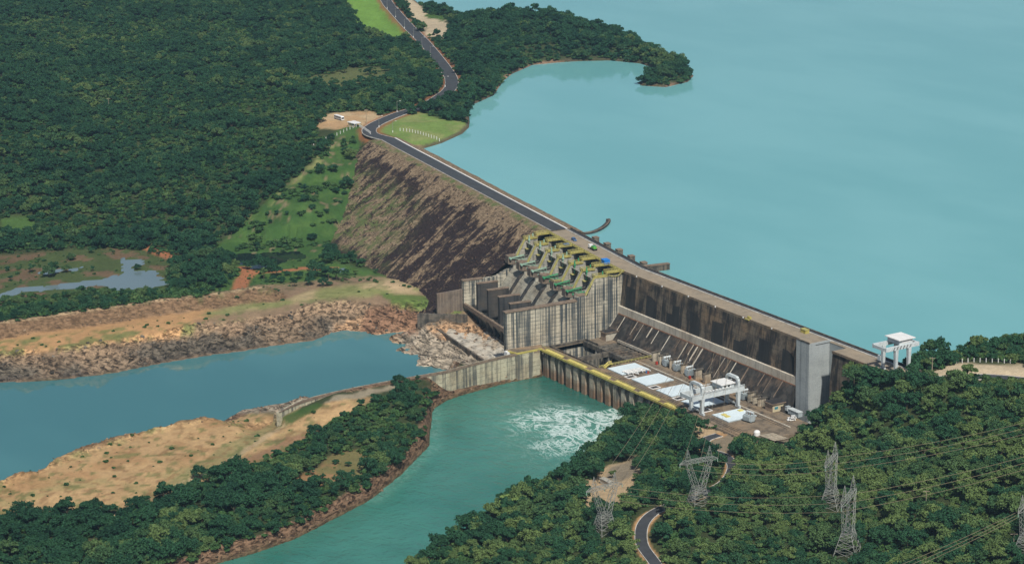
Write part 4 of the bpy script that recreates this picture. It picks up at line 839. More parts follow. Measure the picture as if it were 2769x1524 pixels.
# wall that divides river and tailrace
dw = thing('divider_wall', (2, -150, ZT), 'long curving concrete wall dividing the tailrace from the spillway river', 'wall')
WT = smooth_path([(0.6, -61, 0), (-0.6, -78, 0), (0.4, -96, 0), (2.6, -113, 0), (5.0, -126, 0), (4.2, -140, 0), (3.2, -160, 0), (2.9, -178, 0), (3.4, -199, 0), (5.9, -216, 0), (10, -228, 0), (14.7, -238, 0)], 4)
def wallstrip(path, w0, w1, zt, zb):
    m = MB(); a, b_ = ribbon(path, w0, w1, 0); n = len(path)
    top = [(p[0], p[1], zt(i/(n-1))) for i, p in enumerate(a)], [(p[0], p[1], zt(i/(n-1))) for i, p in enumerate(b_)]
    bot = [(p[0], p[1], zb) for p in a], [(p[0], p[1], zb) for p in b_]
    m.strip(*top); m.strip(bot[0], top[0]); m.strip(top[1], bot[1]); m.add([top[0][0], top[1][0], bot[1][0], bot[0][0]], [(0, 1, 2, 3)]); m.add([top[0][-1], top[1][-1], bot[1][-1], bot[0][-1]], [(3, 2, 1, 0)]); return m
wallstrip(WT, -1.0, 1.4, lambda t: -38.0-1.2*max(0, t-0.85)/0.15, -60).obj('wall', M_CURVE, dw)
wallstrip(WT, -1.2, -0.4, lambda t: -37.5-1.2*max(0, t-0.85)/0.15, -38.9).obj('parapet', M_COPING, dw)

# ------------------------------------------------------------------ hatch covers and things on the powerhouse deck
CL = ['pale blue hatch cover nearest the open pits, with steel frames on it', 'plain pale blue hatch cover between the frames and the crane', 'pale blue hatch cover just before the gantry crane', 'pale blue hatch cover under the gantry crane', 'pale blue hatch cover with yellow squares and a transformer on it']
for k in range(5):
    x0 = 54.96+24*k if k < 4 else 155.4; x1 = x0+14.7; z = ZD
    c = thing('hatch_cover', (x0+7, -39.5, z), CL[k], 'hatch cover', 'pale hatch covers on the powerhouse deck')
    MB().prism([(-48.8, z+0.02), (-48.8, z+0.55), (-39.5, z+0.60), (-30.2, z+0.55), (-30.2, z+0.02)], x0, x1).obj('roof_panel', M_COVER, c)
    MB().box(x0-0.25, x1+0.25, -49.05, -48.8, z+0.01, z+0.5).obj('rim', M_TRAFO, c); MB().box(x1, x1+0.25, -48.8, -30.2, z+0.01, z+0.5).obj('rim', M_TRAFO, c)
    if k == 4:
        for a, b_ in ((x0+3.2, -45.5), (x0+6.6, -45.8), (x0+2.2, -33.8)): MB().box(a, a+2.4, b_, b_+2.6, z+0.55, z+0.95).obj('vent_hatch', M_YPANEL, c)
for k, (x, y) in enumerate(((74.5, -46.5), (98.0, -46.5), (121.5, -46.8), (147.0, -46.8))):
    f = thing('floor_frame', (x, y, ZD), ['white floor hatch frame lying between the stacked steel frames and second cover', 'white floor hatch frame between second and third hatch covers', 'white floor hatch frame between third cover and the crane legs', 'dark floor hatch frame just past the crane legs'][k], 'hatch frame', 'small floor hatch frames')
    for a, b_, c, d in ((-2.4, 2.4, -2.9, -2.3), (-2.4, 2.4, 2.3, 2.9), (-2.4, -1.8, -2.3, 2.3), (1.8, 2.4, -2.3, 2.3)): MB().box(x+a, x+b_, y+c, y+d, ZD+0.01, ZD+0.28).obj('frame_bar', M_WHITE, f)
    MB().box(x-1.8, x+1.8, y-2.3, y+2.3, ZD+0.005, ZD+0.1).obj('plate', M_GRATE, f)
fs = thing('steel_frames', (71, -40, ZD), 'jumbled white steel lifting frames lying on the first hatch cover', 'steel frames')
for k in range(9):
    y = -46.5+k*1.5; x = 66.5+((k*5) % 4)*0.6; MB().bar((x, y, ZD+0.95+0.15*(k % 3)), (x+5.5+(k % 3), y+2.2*(-1)**k, ZD+1.1+0.3*((k+1) % 3)), 0.45, 0.45).obj('beam', M_WHITE, fs)
for k in range(3): MB().bar((67+2.2*k, -47, ZD+1.6), (68+2.2*k, -35, ZD+1.7), 0.5, 0.45).obj('beam', M_WHITE, fs)
MB().tube((73.5, -35, ZD+0.01), (73.5, -35, ZD+1.4), 0.5, 0.5, 8).obj('blue_drum', M_BLUECAR, fs); MB().tube((74.8, -34.6, ZD+0.01), (74.8, -34.6, ZD+1.2), 0.5, 0.5, 8).obj('red_drum', M_RED, fs)
ys = thing('access_stair', (53.2, -48, ZD), 'small yellow access stair beside the first hatch cover', 'stair')
MB().bar((53, -49.8, ZD+0.3), (53, -46.5, ZD+2.2), 1.4, 0.25).obj('flight', M_YELLOW, ys); MB().box(52.2, 53.8, -46.5, -44.6, ZD+2.0, ZD+2.3).obj('platform', M_YELLOW, ys)
railing(MB(), [(52.3, -49.8, ZD+0.3), (52.3, -46.5, ZD+2.2), (52.3, -44.6, ZD+2.2)], 1.2, 0.12, 1.2).obj('handrail', M_YPANEL, ys); MB().box(52.3, 52.6, -44.9, -44.6, ZD, ZD+2.0).obj('leg', M_YELLOW, ys)

def transformer(x, y, z, ang, label):
    t = thing('transformer', (x, y, z), label, 'transformer', 'grey power transformers'); F = rotframe((x, y, z), ang)
    MB().box(-2.6, 2.6, -1.5, 1.5, 0.35, 3.9, F).obj('tank', M_TRAFO, t); MB().box(-3.0, 3.0, -1.8, 1.8, 0.0, 0.35, F).obj('plinth', M_GRATE, t)
    for s_ in (-1, 1):
        for k in range(7): MB().box(-2.4+0.75*k, -2.2+0.75*k, s_*1.55 if s_ > 0 else -2.5, 2.5 if s_ > 0 else -1.55, 0.9, 3.6, F).obj('radiator_fin', M_TRAFO, t)
    MB().tube(F(-2.4, 0.9, 4.9), F(2.4, 0.9, 4.9), 0.65, 0.65, 10).obj('conservator', M_STEEL, t)
    for a in (-1.8, 1.8): MB().box(a-0.1, a+0.1, 0.7, 1.1, 3.9, 4.4, F).obj('bracket', M_TRAFO, t)
    for k in range(3):
        bsh = MB().tube(F(-1.5+1.5*k, -0.6, 3.9), F(-1.5+1.5*k, -0.8, 5.6), 0.26, 0.14, 8).obj('bushing', M_COPING, t)
        MB().tube(F(-1.5+1.5*k, -0.8, 5.6), F(-1.5+1.5*k, -0.8, 5.9), 0.09, 0.09, 6).obj('terminal', M_WHITE, bsh)
    return t
TL = ['grey transformer nearest the pits, beside a red cabinet', 'second grey transformer along the wall from the pits', 'third grey transformer along the wall, before the crane', 'grey transformer standing behind the gantry crane legs']
for k, x in enumerate((69.0, 79.6, 91.5, 143.0)): transformer(x, -16.9-0.2*k, ZD, math.pi/2, TL[k])
transformer(174.5, -38.5, ZD, 0.2, 'lone grey transformer at the corner of the last hatch cover')
FWX = (57.5, 64.5, 74.6, 86.0, 98.5, 107, 116, 138.5, 148.5, 153.0, 157.5)
for k, x in enumerate(FWX):
    h = 5.2 if x < 150 else 4.2
    w = thing('fire_wall', (x, -16, ZD), ['concrete fire wall beside the pit corner', 'concrete fire wall left of the first transformer', 'concrete fire wall between first and second transformers', 'concrete fire wall between second and third transformers', 'concrete fire wall just past the third transformer', 'low concrete fire wall behind the crane trolley', 'concrete fire wall behind the crane, hidden by its girders', 'concrete fire wall beside the crane rear legs', 'concrete fire wall past the transformer at the crane', 'short fire wall near the cream hut, farther one', 'short fire wall next to the cream hut'][k], 'fire wall', 'transformer fire walls')
    MB().box(x-0.4, x+0.4, -19.8, -14.6, ZD, ZD+h).obj('panel', M_FRONT, w); MB().box(x-0.75, x+0.75, -20.2, -13.6, ZD+h, ZD+h+0.4).obj('coping', M_DARKC, w); MB().box(x-0.65, x-0.41, -19.6, -18.4, ZD+0.2, ZD+1.6).obj('sign_plate', M_YRAIL, w)
for k, (x, y) in enumerate(((64.0, -21.2), (96.6, -21.4))):
    o = thing('fire_cabinet', (x, y, ZD), ['red fire cabinet in front of the first transformer', 'red fire cabinet in front of the third transformer'][k], 'cabinet'); MB().box(x-0.6, x+0.6, y-0.5, y+0.5, ZD+0.15, ZD+1.7).obj('body', M_RED, o); MB().box(x-0.68, x+0.68, y-0.58, y+0.58, ZD+1.7, ZD+1.85).obj('lid', M_RED, o)
for k in range(12):
    x = 76+k*7.6; o = thing('insulator_mast', (x, -13.2, -36), 'dark insulator mast behind the transformers, %s from the pits' % ['first', 'second', 'third', 'fourth', 'fifth', 'sixth', 'seventh', 'eighth', 'ninth', 'tenth', 'eleventh', 'twelfth'][k], 'mast', 'insulator masts along the penstock slope')
    MB().tube((x, -12.8, -37), (x, -12.8, -32.2), 0.16, 0.12, 6).obj('post', M_DARK, o)
    for j in range(3): MB().tube((x, -12.8, -32.2+0.75*j), (x, -12.8, -31.7+0.75*j), 0.42, 0.25, 8).obj('insulator', M_DARK, o)
    MB().bar((x-1.4, -12.8, -33), (x+1.4, -12.8, -33), 0.14, 0.14).obj('arm', M_DARK, o)
# huts
def hut(loc, dx, dy, h, wall, wall2, roof, label, name='hut', over=0.7, win=True):
    x, y, z = loc; o = thing(name, loc, label, 'hut')
    MB().box(x, x+dx, y, y+dy, z, z+h).obj('wall', wall, o); r = MB().box(x-over, x+dx+over, y-over, y+dy+over, z+h, z+h+0.45).obj('roof', M_COPING, o)
    MB().box(x-over+0.5, x+dx+over-0.5, y-over+0.5, y+dy+over-0.5, z+h+0.45, z+h+0.6).obj('roof_membrane', roof, r)
    if wall2: MB().box(x-0.02, x+dx+0.02, y-0.06, y-0.005, z+0.05, z+h-0.02).obj('front_cladding', wall2, o)
    if win:
        w = MB().box(x+dx+0.005, x+dx+0.08, y+1.2, y+3.6, z+1.3, z+2.9).obj('window', M_TRAFO, o); MB().box(x+dx+0.08, x+dx+0.11, y+1.35, y+3.45, z+1.45, z+2.75).obj('pane', plain('teal_glass', (0.05, 0.22, 0.25), 0.2, 0.1), w)
        MB().box(x+dx+0.005, x+dx+0.07, y+5.4, y+6.6, z+0.05, z+2.4).obj('door', M_GRATE, o)
    return o
hut((163.3, -19.2, ZD), 6.6, 9.0, 4.2, M_CREAM, M_BROWNW, M_DARK, 'cream hut with flat black roof beside the intake wall end')
hut((3.6, -19.2, ZD), 5.4, 8.0, 4.6, plain('pale_hut_render', (0.42, 0.39, 0.32), 0.9, 0.3, 0.3), M_BROWNW, M_DARK, 'brown and pale hut with dark roof at the corner of the pits', win=False)
ac = thing('ground_unit', (171.5, -10, ZD), 'small grey air conditioning unit beside the cream hut', 'machine'); MB().box(170.6, 172.6, -11.5, -9.2, ZD+0.15, ZD+2.3).obj('casing', M_STEEL, ac); MB().box(170.5, 172.7, -11.6, -9.1, ZD+2.3, ZD+2.45).obj('lid', M_TRAFO, ac)
for k in range(6):
    x = 176+1.6*k; o = thing('switch_cabinet', (x, -11, ZD), ['grey switch cabinet closest to the cream hut', 'grey switch cabinet, second from the hut', 'grey switch cabinet, third from the hut', 'grey switch cabinet, fourth from the hut', 'grey switch cabinet behind the white cars', 'grey switch cabinet by the trees'][k], 'cabinet', 'row of switch cabinets')
    MB().box(x-0.55, x+0.55, -13.2, -10.4, ZD, ZD+2.6).obj('body', M_TRAFO, o); MB().box(x-0.65, x+0.65, -13.5, -10.1, ZD+2.6, ZD+2.8).obj('lid', M_STEEL, o)

# ------------------------------------------------------------------ gantry crane on the powerhouse
def leg4(F, a, b_, w, z0, z1, taper=0.65):
    m = MB(); h = w/2; t = h*taper
    m.add([F(a-t, b_-t, z0), F(a+t, b_-t, z0), F(a+t, b_+t, z0), F(a-t, b_+t, z0), F(a-h, b_-h, z1), F(a+h, b_-h, z1), F(a+h, b_+h, z1), F(a-h, b_+h, z1)], [(3, 2, 1, 0), (4, 5, 6, 7)]+[(i, (i+1) % 4, 4+(i+1) % 4, 4+i) for i in range(4)]); return m
gc = thing('gantry_crane', (147, -41, ZD), 'large pale grey gantry crane straddling the powerhouse deck', 'gantry crane')
for x in (142, 152):
    for y in (-53, -29):
        l = leg4(ID, x, y, 2.1, ZD+1.3, ZD+9.0).obj('leg', M_STEEL, gc)
        MB().box(x-1.9, x+1.9, y-0.6, y+0.6, ZD+0.13, ZD+1.3).obj('bogie', M_STEEL, l)
    g = MB().box(x-0.7, x+0.7, -60.0, -25.2, ZD+9.0, ZD+11.5).obj('girder', M_STEEL, gc)
    railing(MB(), [(x+0.8*(1 if x > 147 else -1), -59.9, ZD+11.5), (x+0.8*(1 if x > 147 else -1), -25.3, ZD+11.5)], 1.1, 0.09, 2.2).obj('handrail', M_STEEL, g)
for y in (-60.1, -25.8): MB().box(142.7, 151.3, y, y+0.9, ZD+9.2, ZD+11.3).obj('end_beam', M_STEEL, gc)
for y in (-53, -29):
    MB().box(143.1, 150.9, y-0.4, y+0.4, ZD+1.5, ZD+2.2).obj('sill_beam', M_STEEL, gc)
    pr = [(142.0, ZD+11.5), (142.0, ZD+14.6), (142.5, ZD+15.8), (143.6, ZD+16.5), (150.4, ZD+16.5), (151.5, ZD+15.8), (152.0, ZD+14.6), (152.0, ZD+11.5)]
    m = MB()
    for (a, z0), (c, z1) in zip(pr[:-1], pr[1:]): m.bar((a, y, z0), (c, y, z1), 1.5, 1.5)
    m.obj('portal_arch', M_STEEL, gc)
tr = MB().box(142.6, 151.4, -39.5, -31.5, ZD+11.6, ZD+14.0).obj('trolley_house', M_STEEL, gc); MB().box(141.9, 152.1, -40.3, -30.8, ZD+14.0, ZD+14.4).obj('roof', M_WHITE, tr)
for y in (-38, -35.6): MB().box(151.4, 151.48, y, y+1.4, ZD+12.6, ZD+13.6).obj('window', M_GLASS, tr)
for k in range(9): MB().box(150.9, 152.6, -52.5+2.2*k, -51.2+2.2*k, ZD+11.55, ZD+12.6).obj('resistor_box', M_WHITE, gc)
MB().tube((147, -27.6, ZD+12.4), (150, -27.6, ZD+12.4), 0.9, 0.9, 10).obj('hoist_drum', M_WHITE, gc)
cab = MB().box(146.2, 148.6, -52.0, -49.8, ZD+6.4, ZD+9.0).obj('operator_cab', M_STEEL, gc); MB().box(148.6, 148.68, -51.7, -50.1, ZD+7.2, ZD+8.5).obj('window', M_GLASS, cab)

# intake crane on the crest
ic = thing('intake_crane', (240, 6, 0), 'white gantry crane standing high on the dam crest by the trees', 'gantry crane')
for x in (235, 245):
    for y in (2.0, 10.6):
        l = leg4(ID, x, y, 1.9, 0.9, 12.6, 0.7).obj('leg', M_STEEL, ic); MB().box(x-1.7, x+1.7, y-0.5, y+0.5, 0.02, 0.9).obj('bogie', M_STEEL, l)
    MB().box(x-0.6, x+0.6, -5.0, 17.0, 12.6, 14.7).obj('girder', M_STEEL, ic)
    for k in range(10): MB().bar((x+0.75, -4.6+2.15*k, 12.7), (x+0.75, -3.6+2.15*k, 14.5), 0.25, 0.22).obj('stiffener', M_DARK if x > 240 and 1 < k < 8 else M_STEEL, ic)
for y in (-5.1, 16.2): MB().box(235.6, 244.4, y, y+0.8, 12.8, 14.5).obj('end_beam', M_STEEL, ic)
tr = MB().box(235.2, 244.8, 4.4, 13.0, 14.75, 17.2).obj('trolley_house', M_STEEL, ic); MB().box(234.2, 245.8, 3.4, 14.2, 17.2, 17.6).obj('roof', M_WHITE, tr); MB().box(244.8, 244.9, 6, 11.6, 15.5, 16.5).obj('louvre', M_WHITE, tr)
MB().box(231.8, 234.0, 0.9, 3.1, 4.2, 6.9).obj('operator_cab', M_STEEL, ic); MB().box(231.7, 231.8, 1.2, 2.8, 5.2, 6.5).obj('cab_window', M_GLASS, ic)

# ------------------------------------------------------------------ vehicles
def car(loc, ang, L, W, H, paint, label, cat='car', name='parked_car', pick=False, bed=None):
    F = rotframe(loc, ang); o = thing(name, loc, label, cat); h1 = H*0.52
    body = [(-L/2, 0.35), (-L/2, h1*0.95), (-L*0.46, h1), (L*0.22, h1), (L*0.47, h1*0.86), (L/2, h1*0.6), (L/2, 0.35)]
    MB().prism([(b_, c) for b_, c in body], -W/2, W/2, lambda a, b_, c: F(b_, a, c)).obj('body', bed or paint, o)
    cabp = [(-L*0.45, h1), (-L*0.38, H), (L*0.08, H), (L*0.24, h1)] if not pick else [(-L*0.10, h1), (-L*0.06, H), (L*0.14, H), (L*0.27, h1)]
    c = MB().prism(cabp, -W*0.44, W*0.44, lambda a, b_, c: F(b_, a, c)).obj('cabin', paint, o)
    w0, w1 = (cabp[0][0]+0.35, cabp[3][0]-0.45)
    for s_ in (-1, 1): MB().box(w0, w1-0.1, s_*W*0.44 if s_ > 0 else -W*0.44-0.03, W*0.44+0.03 if s_ > 0 else -W*0.44, h1+0.08, H-0.18, F).obj('window', M_GLASS, c)
    MB().add([F(cabp[3][0]-0.05, -W*0.4, h1+0.06), F(cabp[3][0]-0.05, W*0.4, h1+0.06), F(cabp[2][0]+0.12, W*0.36, H-0.08), F(cabp[2][0]+0.12, -W*0.36, H-0.08)], [(0, 1, 2, 3)]).obj('windscreen', M_GLASS, c)
    for a in (-L*0.31, L*0.31):
        for s_ in (-1, 1):
            y0 = s_*W*0.5; MB().tube(F(a, y0-0.12*s_-0.1, 0.34), F(a, y0-0.12*s_+0.14, 0.34), 0.34, 0.34, 12).obj('wheel', M_TYRE, o)
    for s_ in (-1, 1): MB().box(L/2, L/2+0.04, s_*W*0.36-0.16, s_*W*0.36+0.16, 0.62, 0.82, F).obj('headlight', M_STEEL, o)
    return o
car((186.5, -19.5, ZD), 4.35, 4.6, 1.9, 1.75, M_WHITE, 'white estate car parked closest to the trees beside the cabinets')
car((184.2, -17.2, ZD), 4.35, 4.6, 1.9, 1.75, M_WHITE, 'white car half hidden behind the other white car')
p = SP(78.5, -4.0, 0); car((p[0], p[1], 0.01), math.pi-BEND+math.pi, 4.8, 2.0, 1.7, M_BLUECAR, 'dark blue car standing on the crest bridge')
# green flatbed truck
p = SP(53.5, -5.0, 0); F = rotframe((p[0], p[1], 0.01), -BEND+math.pi); tk = thing('flatbed_truck', (p[0], p[1], 0), 'white cabbed truck with a green load on the crest bridge', 'truck')
MB().box(2.0, 4.2, -1.2, 1.2, 0.6, 2.7, F).obj('cab', M_WHITE, tk); MB().box(4.2, 4.24, -1.0, 1.0, 1.7, 2.5, F).obj('windscreen', M_GLASS, tk); MB().box(-4.2, 1.9, -1.25, 1.25, 0.95, 1.25, F).obj('bed', M_DARK, tk)
gl = thing('green_load', F(-1.4, 0, 1.27), 'bright green machine loaded on the flatbed truck', 'machine'); MB().box(-3.6, 0.6, -1.0, 1.0, 1.27, 2.3, F).obj('body', plain('lime_paint', (0.12, 0.42, 0.05), 0.5), gl); MB().box(-2.6, -0.6, -0.8, 0.8, 2.3, 2.9, F).obj('hood', M_GREEN, gl)
for a in (-3.2, -2.1, 3.1):
    for s_ in (-1, 1): MB().tube(F(a, s_*0.95, 0.48), F(a, s_*1.25, 0.48), 0.48, 0.48, 12).obj('wheel', M_TYRE, tk)
bx = thing('blue_container', SP(20, 2.4, 0), 'bright blue tarpaulin covered box on the yellow walkway', 'box'); MB().box(17.8, 22.6, 0.6, 4.2, 0.2, 2.6, SP).obj('box', M_BLUE, bx); MB().box(17.6, 22.8, 0.4, 4.4, 2.6, 2.8, SP).obj('lid', M_BLUE, bx)
b2 = thing('tool_chest', SP(70, 4, 0), 'small blue grey chest on an upper yellow platform', 'box'); MB().box(68.9, 71.5, 3.0, 6.6, 0.02, 0.8, SP).obj('chest', plain('slate_blue_paint', (0.14, 0.24, 0.36), 0.5), b2); MB().box(68.8, 71.6, 2.9, 6.7, 0.8, 0.95, SP).obj('lid', M_BLUECAR, b2)
# bus
q = G(917, 320, -0.4); bz = hz(q[0], q[1]); F = rotframe((q[0], q[1], bz), 0.05); bus = thing('bus', (q[0], q[1], bz), 'white bus with dark windows parked on the sandy lot', 'bus')
bb = MB().prism([(-5.4, 0.5), (-5.4, 2.9), (-5.2, 3.2), (4.9, 3.2), (5.4, 2.7), (5.5, 0.5)], -1.25, 1.25, lambda a, b_, c: F(b_, a, c)).obj('body', M_WHITE, bus)
for k in range(6):
    for s_ in (-1, 1): MB().box(-5.0+1.6*k, -3.55+1.6*k, 1.25 if s_ > 0 else -1.29, 1.29 if s_ > 0 else -1.25, 1.75, 2.75, F).obj('window', M_GLASS, bb)
MB().box(5.5, 5.56, -1.05, 1.05, 1.4, 2.6, F).obj('windscreen', M_GLASS, bb); MB().box(-5.2, 5.2, -1.30, -1.255, 0.9, 1.2, F).obj('stripe', M_DARK, bb)
for a in (-3.4, 3.4):
    for s_ in (-1, 1): MB().tube(F(a, s_*1.0, 0.5), F(a, s_*1.28, 0.5), 0.5, 0.5, 12).obj('wheel', M_TYRE, bus)
# guard house
q = G(957, 342, -0.4); gz = hz(q[0], q[1]); gh = thing('guard_house', (q[0], q[1], gz), 'cream guard house with flat white canopy roof beside the road bend', 'building'); F = rotframe((q[0], q[1], gz-0.3), 0.1)
MB().box(-3.6, 1.0, -2.6, 2.6, 0, 3.2, F).obj('wall', M_CREAM, gh); MB().box(-4.2, 5.2, -3.2, 3.2, 3.2, 3.6, F).obj('roof', M_WHITE, gh); MB().box(1.0, 1.08, -2.0, 2.0, 0.9, 2.7, F).obj('window', M_GLASS, gh)
for a, b_ in ((4.8, -2.8), (4.8, 2.8)): MB().box(a-0.2, a+0.2, b_-0.2, b_+0.2, 0, 3.2, F).obj('column', M_CREAM, gh)
MB().box(1.4, 4.6, -2.5, -2.3, 0, 1.1, F).obj('low_wall', M_CREAM, gh)

# ------------------------------------------------------------------ lamps, fences, poles
LB = [((1047, 25), 'street lamp highest up the far asphalt road'), ((1070, 48), 'street lamp beside the bright green meadow, second down the far road'), ((1094, 78), 'street lamp at the lower corner of the green meadow'), ((1118, 103), 'street lamp between meadow and forest on the far road'),
      ((1141, 128), 'street lamp beside the far road where the forest begins'), ((1164, 153), 'street lamp on the far road above the bend'), ((1204, 236), 'street lamp inside the reddish road bend'), ((1074, 304), 'street lamp behind the road above the lawn'), ((1025, 345), 'street lamp on the lawn side of the road bend'), ((1062, 359), 'street lamp standing on the lawn by the fence')]
for (a, c), lab in LB:
    q = G(a, c, 0.2); z = hz(q[0], q[1]); z = min(z, 1.5); q = G(a, c, z)
    o = thing('street_lamp', (q[0], q[1], z), lab, 'street lamp', 'street lamps along the road')
    MB().tube((q[0], q[1], z-0.5), (q[0], q[1], z+8.6), 0.16, 0.10, 6).obj('pole', M_GALV, o); MB().tube((q[0], q[1], z-0.3), (q[0], q[1], z+1.6), 0.30, 0.30, 8).obj('painted_base', M_WHITE, o)
    e_ = (q[0]+1.2, q[1]+1.5, z+8.9); MB().tube((q[0], q[1], z+8.5), e_, 0.08, 0.08, 5).obj('arm', M_GALV, o); MB().bar(e_, (e_[0]+0.7, e_[1]+0.9, e_[2]), 0.45, 0.2).obj('lamp_head', M_WHITE, o)
for (a, c, H_, z0, lab) in ((991, 337, 11, -0.4, 'tall bare utility pole beside the guard house'), (2520, 1016, 10, 0, 'thick wooden utility pole beside the leafy bush and sand'), (2503, 1392, 12, None, 'thin utility pole with crossarm among the trees right of the pylons'), (295, 300, 10, None, 'utility pole standing alone in the hillside forest'), (2740, 1500, 10, None, 'thin utility pole in the trees at the lower corner')):
    q = onland(a, c, -10) if z0 is None else G(a, c, z0); z = hz(q[0], q[1]); o = thing('utility_pole', (q[0], q[1], z), lab, 'pole', 'utility poles')
    MB().tube((q[0], q[1], z-0.5), (q[0], q[1], z+H_), 0.32 if a == 2520 else 0.2, 0.2 if a == 2520 else 0.14, 8).obj('pole', M_WOODP, o); MB().bar((q[0]-0.9, q[1]-1.3, z+H_-0.5), (q[0]+0.9, q[1]+1.3, z+H_-0.5), 0.25, 0.25).obj('crossarm', M_WOODP, o)
def fence(pts, n, label, z0=None, h=2.3, w=0.32):
    P = smooth_path([G(a, c, z0) for a, c in pts], 8); L = [0]
    for i in range(len(P)-1): L.append(L[-1]+np.linalg.norm(P[i+1]-P[i]))
    q0 = P[0]; o = thing('fence', (q0[0], q0[1], z0), label, 'fence')
    pp = []
    for k in range(n):
        t = L[-1]*k/(n-1); i = max(0, min(len(P)-2, int(np.searchsorted(L, t))-1)); f = (t-L[i])/(L[i+1]-L[i]+1e-9); q = P[i]*(1-f)+P[i+1]*f; z = hz(q[0], q[1])
        MB().box(q[0]-w/2, q[0]+w/2, q[1]-w/2, q[1]+w/2, z-0.3, z+h).obj('post', M_WHITE, o); pp.append(Vector((q[0], q[1], z)))
    m = MB()
    for a, b_ in zip(pp[:-1], pp[1:]):
        for hh in (0.6, 1.2, 1.9): m.tube(a+Vector((0, 0, hh)), b_+Vector((0, 0, hh)), 0.02, 0.02, 3, False)
    m.obj('wires', M_GALV, o)
fence([(835, 376), (870, 371), (920, 360), (963, 348)], 14, 'white post fence crossing the grass below the bus lot', -1.0)
fence([(972, 344), (988, 354), (1002, 364)], 11, 'close set white posts guarding the road bend', 0.0)
fence([(1082, 356), (1110, 358), (1150, 364), (1188, 370)], 15, 'white post fence across the lawn by the reservoir', -0.5)
fence([(2572, 982), (2620, 978), (2680, 980), (2732, 982)], 11, 'pale posts along the top of the sandy clearing', 0.8)
fence([(62, 22), (110, 12), (160, 4)], 13, 'row of white posts far off at the forest top', 5.0, 3.0, 0.4)
bk = thing('bollard_row', G(2500, 1052, 0), 'white kerb blocks edging the junction road', 'kerb blocks')
for k in range(6):
    q = G(2487+k*5.5, 1049+k*2.6, 0); z = hz(q[0], q[1]); MB().box(q[0]-0.7, q[0]+0.7, q[1]-0.4, q[1]+0.4, z-0.2, z+0.6).obj('block', M_WHITE, bk)

# ------------------------------------------------------------------ sheds near the yard
q = onland(2092, 1200, -36); z = hz(q[0], q[1]); F = rotframe((q[0], q[1], z), 0.12); sh = thing('open_shed', (q[0], q[1], z), 'open shed with weathered corrugated roof among the trees', 'shed')
for k in range(9): MB().prism([(-5.2, 4.55), (-5.2, 4.4), (5.2, 3.3), (5.2, 3.5)], -5.9+1.3*k, -4.7+1.3*k, F).obj('roof_sheet', M_ROOFT, sh)
for a in (-5.4, 5.2):
    for b_ in (-4.8, 4.8): MB().box(a-0.15, a+0.15, b_-0.15, b_+0.15, -0.3, 3.5, F).obj('post', M_WOODP, sh)
MB().box(-5.5, 5.4, -4.95, -4.7, 3.9, 4.3, F).obj('beam', M_WOODP, sh); MB().box(-5.5, 5.4, 4.7, 4.95, 2.95, 3.3, F).obj('beam', M_WOODP, sh)
q = onland(2160, 1226, -34); z = hz(q[0], q[1]); F = rotframe((q[0], q[1], z), 0.5); sh = thing('shelter', (q[0], q[1], z), 'small shelter with dark roof deep in the trees', 'shelter')
MB().prism([(-2.2, 3.6), (0, 4.4), (2.2, 3.6)], -3.2, 3.2, F).obj('roof', M_COPING, sh)
for a in (-2.8, 2.8):
    for b_ in (-1.8, 1.8): MB().box(a-0.15, a+0.15, b_-0.15, b_+0.15, -0.3, 3.6, F).obj('post', M_WOODP, sh)
q = G(2047, 1176, -37.8); dm = thing('water_tank', (q[0], q[1], -38), 'white rounded tank showing above the yard trees', 'tank')
m = MB(); ring = []
for j in range(5):
    t = j/4*math.pi/2
    for k in range(12): m.v.append((q[0]+1.7*math.cos(t)*math.cos(k*math.pi/6), q[1]+1.7*math.cos(t)*math.sin(k*math.pi/6), -36.0+1.1*math.sin(t)))
for j in range(4):
    for k in range(12): m.f.append((j*12+k, j*12+(k+1) % 12, (j+1)*12+(k+1) % 12, (j+1)*12+k))
m.obj('dome', M_WHITE, dm, smooth=True); MB().tube((q[0], q[1], -38.3), (q[0], q[1], -36.0), 1.7, 1.7, 14).obj('drum', M_WHITE, dm)
q = G(1640, 1308, -40); z = hz(q[0], q[1]); o = thing('gate_structure', (q[0], q[1], z), 'small concrete gate frame in the sandy clearing by the river', 'structure'); MB().box(q[0]-4, q[0]+4, q[1]-1.2, q[1]+1.2, z-0.4, z+2.2).obj('block', M_BAND, o); MB().box(q[0]-4.3, q[0]+4.3, q[1]-1.5, q[1]+1.5, z+2.2, z+2.6).obj('cap', M_PIER, o)

